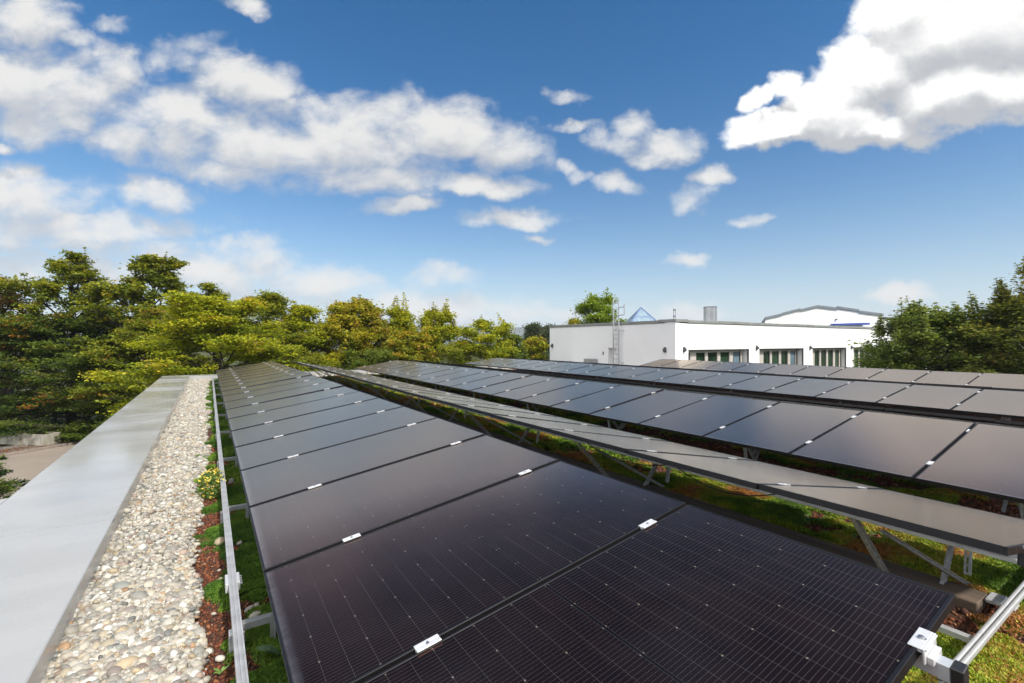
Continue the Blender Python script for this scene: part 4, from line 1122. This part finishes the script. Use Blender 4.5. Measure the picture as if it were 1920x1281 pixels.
def tree(name, lab, u, d, vtop, wpx, pal, seed, nleaf=14000, leaf=.15, prof=DOME, rise=RISE, base=.22, nprim=18, nsec=6, clump=None, flat=.5, autumn=None, group=None, cat='tree', ground=G, shoots=0, vbase=None):
    q = onray(u, vtop, d); H = q.z - ground; Rc = wpx / 2 * d / FPX
    if clump is None: clump = .26 * Rc ** .6
    segs, cl = grow(seed, H, Rc, base, nprim, prof, rise, nsec, clump, flat, .035 * H * .55 + .03, shoots=shoots)
    t = thing(name, lab, cat, (q.x, q.y, ground), group)
    TV, TF = tubes_np(segs)
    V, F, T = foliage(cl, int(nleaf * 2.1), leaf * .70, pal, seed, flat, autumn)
    fit = np.array([Rc / np.percentile(np.abs(V[:, 0]), 97.5), Rc / np.percentile(np.abs(V[:, 1]), 97.5), H / np.percentile(V[:, 2], 99.7)])
    V *= fit; TV *= fit
    link('trunk', np_mesh('trunk', TV, TF, M_BARK, None, True), t)
    V[:, 2] = np.maximum(V[:, 2], .03)
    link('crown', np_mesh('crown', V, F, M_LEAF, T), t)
    return t
GR = 'trees beyond the roof edge on the left'
# the tall loose trees at the left
tree('tall_tree', 'tall loose tree with wispy top, leftmost of the pair above the planters', 130, 29, 478, 240, OLIVE, 1, 14000, .17, OVAL, RISET, .28, 24, 5, .42, .5, None, GR, shoots=10)
tree('tall_tree', 'tall loose tree with wispy top, just left of the bright yellow green tree', 278, 30, 483, 215, OLIVE, 2, 13000, .18, OVAL, RISET, .32, 24, 5, .42, .5, None, GR, shoots=10)
tree('slender_tree', 'thin tree with open twigs at the far left edge against the sky', 12, 28, 522, 130, RUST, 3, 5500, .14, OVAL, RISET, .45, 16, 5, .4, .5, None, GR)
tree('slender_tree', 'thin dark topped tree rising behind the bright yellow green tree', 412, 31, 532, 95, OLIVE, 4, 5500, .15, OVAL, RISET, .5, 13, 5, .42, .5, None, GR)
tree('maple_tree', 'dense maple with rusty orange sprays at the left edge', 20, 27.5, 588, 330, DEEP, 5, 30000, .13, DOME, RISE, .10, 26, 7, .55, .32, (.30, ORANGE), GR)
tree('maple_tree', 'dense dark green maple in layers above the concrete planters', 165, 28, 580, 290, DEEP, 6, 32000, .135, DOME, RISE, .10, 26, 7, .55, .32, (.10, (.26, .19, .03)), GR)
tree('maple_tree', 'olive maple with brownish tips left of the bright yellow green tree', 290, 27, 575, 200, OLIVE, 7, 26000, .14, DOME, RISE, .12, 24, 7, .52, .34, (.25, (.27, .17, .03)), GR)
tree('bright_maple', 'bright yellow green maple right behind the end of the pebble strip', 425, 23, 562, 300, YELLOW, 8, 42000, .125, DOME, RISE, .12, 30, 8, .50, .36, (.05, (.45, .30, .03)), GR)
tree('bright_maple', 'green maple with yellow crest behind the bright yellow green tree', 502, 29, 552, 190, OLIVE, 9, 20000, .15, DOME, RISE, .2, 20, 6, .6, .42, (.2, (.33, .28, .03)), GR)
tree('autumn_tree', 'yellow green tree above the far end of the first panel row', 572, 30, 575, 140, YELLOW, 10, 18000, .15, OVAL, RISET, .1, 20, 6, .55, .45, None, GR, shoots=26)
tree('autumn_tree', 'ochre tinged tree behind the street lamp', 640, 31, 566, 150, GOLD, 11, 18000, .16, OVAL, RISET, .08, 20, 6, .55, .5, (.2, (.35, .25, .03)), GR, shoots=26)
tree('autumn_tree', 'brownish yellow narrow tree right of the street lamp', 692, 32, 563, 120, GOLD, 12, 15000, .16, OVAL, RISET, .1, 18, 6, .55, .5, (.3, (.30, .19, .04)), GR, shoots=26)
tree('autumn_tree', 'upright yellow green tree with pointed top in the middle of the row', 738, 33, 566, 120, YELLOW, 13, 15000, .16, OVAL, RISET, .08, 18, 6, .55, .5, None, GR, shoots=34)
tree('autumn_tree', 'golden layered tree in front of the pointed tree', 762, 30, 618, 150, GOLD, 14, 17000, .15, DOME, RISE, .08, 20, 6, .5, .36, (.4, (.42, .26, .03)), GR, shoots=26)
tree('autumn_tree', 'yellow tree with two crests left of the pale green tree', 822, 34, 577, 150, YELLOW, 15, 17000, .17, OVAL, RISET, .08, 20, 6, .6, .5, (.2, (.38, .27, .03)), GR, shoots=26)
tree('autumn_tree', 'broad pale green tree nearest to the far wooded hills', 912, 33, 600, 160, YELLOW, 16, 18000, .16, DOME, RISE, .08, 20, 6, .55, .45, None, GR, shoots=26)
tree('dark_tree', 'dark green pointed tree behind the broad pale green tree', 968, 42, 628, 70, DEEP, 17, 9000, .2, CONE, RISE, .06, 18, 5, .6, .5, None, GR)
tree('distant_tree', 'grey green round tree far away, left of the white building', 1000, 95, 607, 50, FAR, 18, 7000, .42, DOME, RISE, .2, 16, 5, 1.5, .6, None, GR)
tree('distant_tree', 'far grey green tree half behind the white building', 1030, 100, 610, 50, FAR, 19, 6000, .45, DOME, RISE, .2, 16, 5, 1.5, .6, None, GR)
tree('small_tree', 'small green and orange tree against the left end of the white building', 1003, 44, 634, 62, YELLOW, 20, 9000, .2, DOME, RISE, .08, 16, 5, .7, .5, (.3, (.45, .26, .03)), GR)
# understorey below the row
GS = 'shrubs below the trees'
SH = lambda s: math.sqrt(max(0, 1 - (s - .25) ** 2))
for i, (u, d, vt, w, pal, lab) in enumerate((
        (575, 27.5, 655, 120, OLIVE, 'olive shrub behind the far end of the first row'), (620, 28.5, 668, 90, YELLOW, 'yellow tinged shrub at the foot of the street lamp'), (668, 28.5, 658, 110, DEEP, 'dark green shrub right of the street lamp'),
        (720, 28.5, 655, 110, DEEP, 'dark shrub behind the far corner of the third row'), (850, 31, 650, 140, OLIVE, 'olive shrub below the yellow tree with two crests'), (945, 33, 655, 110, DEEP, 'green shrub below the broad pale green tree'),
        (235, 27, 700, 260, DEEP, 'dark hedge shrub in the shade left of the roof edge'), (110, 27.5, 735, 260, DEEP, 'dark hedge shrub in the shade above the right planter'), (-20, 27, 735, 260, DEEP, 'dark hedge shrub in the shade at the left edge'), (330, 25.5, 668, 160, OLIVE, 'olive shrub below the bright yellow green tree'),
        (180, 26.0, 790, 120, DEEP, 'low dark shrub behind the pavement where the roof edge cuts it'))):
    tree('shrub', lab, u, d, vt, w, pal, 40 + i, 9000, .13, SH, RISE, .02, 18, 5, .5, .6, None, GS, 'shrub')
# beside and behind the white building
tree('lime_tree', 'bright lime green tree rising behind the white building and its ladder', 1128, 40, 552, 110, LIME, 21, 11000, .2, DOME, RISE, .25, 20, 6, .6, .6, None, None, shoots=14)
tree('low_tree', 'low orange tinged tree just left of the lime green tree', 1072, 46, 597, 40, GOLD, 22, 3000, .22, DOME, RISE, .3, 12, 4, .6, .6, None, None)
GB = 'trees beside the white building on the right'
tree('upright_tree', 'dark green tree with upright shoots in front of the white building', 1742, 24, 574, 205, [(.05, .085, .016), (.085, .135, .024), (.14, .19, .034), (.20, .245, .045), (.26, .28, .055)], 23, 38000, .12, COLUMN, lambda s: .8 + .5 * s, .04, 28, 7, .42, .75, None, GB, shoots=130)
tree('upright_tree', 'tall green tree with reddish leaves at the right edge', 1916, 21, 512, 205, [(.06, .09, .016), (.11, .145, .024), (.175, .21, .034), (.26, .26, .042), (.33, .26, .05)], 24, 34000, .11, COLUMN, lambda s: .8 + .5 * s, .04, 28, 7, .40, .75, (.05, (.35, .16, .04)), GB, shoots=130)
tree('upright_tree', 'lower tree filling the gap between the two larger trees on the right', 1834, 25, 622, 100, [(.04, .07, .014), (.07, .11, .02), (.12, .155, .028), (.18, .19, .034)], 25, 14000, .12, COLUMN, lambda s: .8 + .5 * s, .04, 20, 6, .42, .75, (.04, (.35, .16, .04)), GB, shoots=50)
tree('upright_tree', 'small bushy tree in front of the last ribbon window', 1668, 23, 628, 76, [(.05, .08, .015), (.09, .13, .022), (.14, .185, .03), (.2, .235, .04)], 26, 9000, .11, TALL, lambda s: .5 + .6 * s, .04, 18, 6, .38, .75, None, GB, shoots=40)
# conifer close below the parapet at the left edge
def conifer(lab, u, d, vtop, seed, Rc):
    q = onray(u, vtop, d); H = q.z - G; r = np.random.default_rng(seed)
    t = thing('yew_tree', lab, 'tree', (q.x, q.y, G))
    segs = [(np.array([(0, 0, 0), (0, 0, H * .5), (0, 0, H * .97)]), np.array([.12, .08, .01]))]; P = []; D = []
    for k in range(150):
        s = (k + r.uniform()) / 150; z = H * (.05 + .93 * s); L = Rc * (1.05 - s) ** .75 * r.uniform(.7, 1.15) + .08
        az = k * 2.4; el = r.uniform(.0, .45); d3 = np.array([math.cos(az) * math.cos(el), math.sin(az) * math.cos(el), math.sin(el)])
        u_ = np.linspace(0, 1, 5); B = np.array([0, 0, z]) + d3 * (u_ * L)[:, None] - np.array([0, 0, .12 * L]) * (u_ ** 2)[:, None]
        segs.append((B, .018 * (1 - .8 * u_)))
        for q_ in range(16):
            f = r.uniform(.25, 1); c = B[min(int(f * 4), 3)] * (1 - (f * 4) % 1) + B[min(int(f * 4) + 1, 4)] * ((f * 4) % 1)
            a2 = az + r.choice([-1, 1]) * r.uniform(.3, 1.1); l2 = L * .38 * (1.15 - f) + .05
            d2 = np.array([math.cos(a2), math.sin(a2), r.normal(.05, .2)]) 
            for w in np.linspace(.1, 1, 9): P.append(c + d2 * l2 * w); D.append(d2)
    V, F = tubes_np(segs, 4); link('trunk', np_mesh('trunk', V, F, M_BARK, None, True), t)
    P = np.array(P); D = np.array(D); n = len(P)
    vs, ts = [], []
    base = np.array([(.012, .034, .010)]) * r.uniform(.7, 1.7, (n, 1)) + np.array([(.012, .02, .004)]) * r.uniform(0, 1, (n, 1))
    for s_ in range(5):
        ax_ = D + r.normal(0, .75, (n, 3)); ax_ /= np.linalg.norm(ax_, axis=1)[:, None]
        sd = np.cross(ax_, r.normal(0, 1, (n, 3))); sd /= np.linalg.norm(sd, axis=1)[:, None]; l = .045 * r.uniform(.7, 1.3, (n, 1))
        vs.append(np.stack([P - sd * .006, P + sd * .006, P + ax_ * l], 1).reshape(-1, 3)); ts.append(np.repeat(base * r.uniform(.8, 1.2, (n, 1)), 3, 0))
    V = np.concatenate(vs); link('crown', np_mesh('crown', V, np.arange(len(V)).reshape(-1, 3), M_LEAF, np.concatenate(ts)), t)
conifer('dark green yew close below the roof edge at the left', -62, 9.5, 800, 31, 1.25)
tree('shrub', 'broad leaved shrub close below the roof edge at the bottom left', -62, 8.3, 868, 150, DEEP, 60, 9000, .05, SH, RISE, .05, 20, 6, .16, .7, None, None, 'shrub')
# ivy spilling over the left planter
a, b, nv, h, pt = pl2
r = np.random.default_rng(8)
n = 2600; f = r.uniform(0, 1, n); P = np.array(a)[None] * (1 - f)[:, None] + np.array(b)[None] * f[:, None] + np.array(nv)[None] * r.uniform(-.15, .9, (n, 1)); P[:, 2] += h + r.normal(.1, .13, n)
V, F, T = leafcloud(P, .10, r, np.array((.07, .13, .025)) * r.uniform(.5, 1.5, (n, 1)))
iv = thing('ivy', 'green ivy spilling over the left concrete planter', 'plant', tuple((a + b) / 2 + Vector((0, 0, h))))
part('foliage', np_mesh('ivy_leaves', V, F, M_LEAF, T), None, iv)
# leaf litter along the kerb
n = 1500; f = r.uniform(0, 1, n); P = np.stack([-14 + 9.5 * f, 26.6 + 8 * f + .7 + r.normal(.4, .5, n), np.full(n, G + .085)], 1)
V, F, T = leafcloud(P, .09, r, np.array((.28, .11, .04)) * r.uniform(.5, 1.3, (n, 1)), 3.0)
link('leaf_litter', np_mesh('leaf_litter', V, F, M_LEAF, T), None, 'brown fallen leaves scattered on the pavement behind the kerb', 'leaves', kind='stuff')

# ---------------------------------------------------------------- air
hz = bpy.data.materials.new('haze_air'); hz.use_nodes = True
ht = hz.node_tree; ht.nodes.clear()
pv_ = ht.nodes.new('ShaderNodeVolumePrincipled'); pv_.inputs['Color'].default_value = (.86, .91, 1, 1); pv_.inputs['Density'].default_value = .00022
ho = ht.nodes.new('ShaderNodeOutputMaterial'); ht.links.new(pv_.outputs[0], ho.inputs['Volume'])
hb = link('haze', MB().box(-4200, 4200, -4200, 4200, G - 1.2, 150).mesh('haze', hz), None, 'pale blue air softening the far hills', 'haze', kind='stuff')
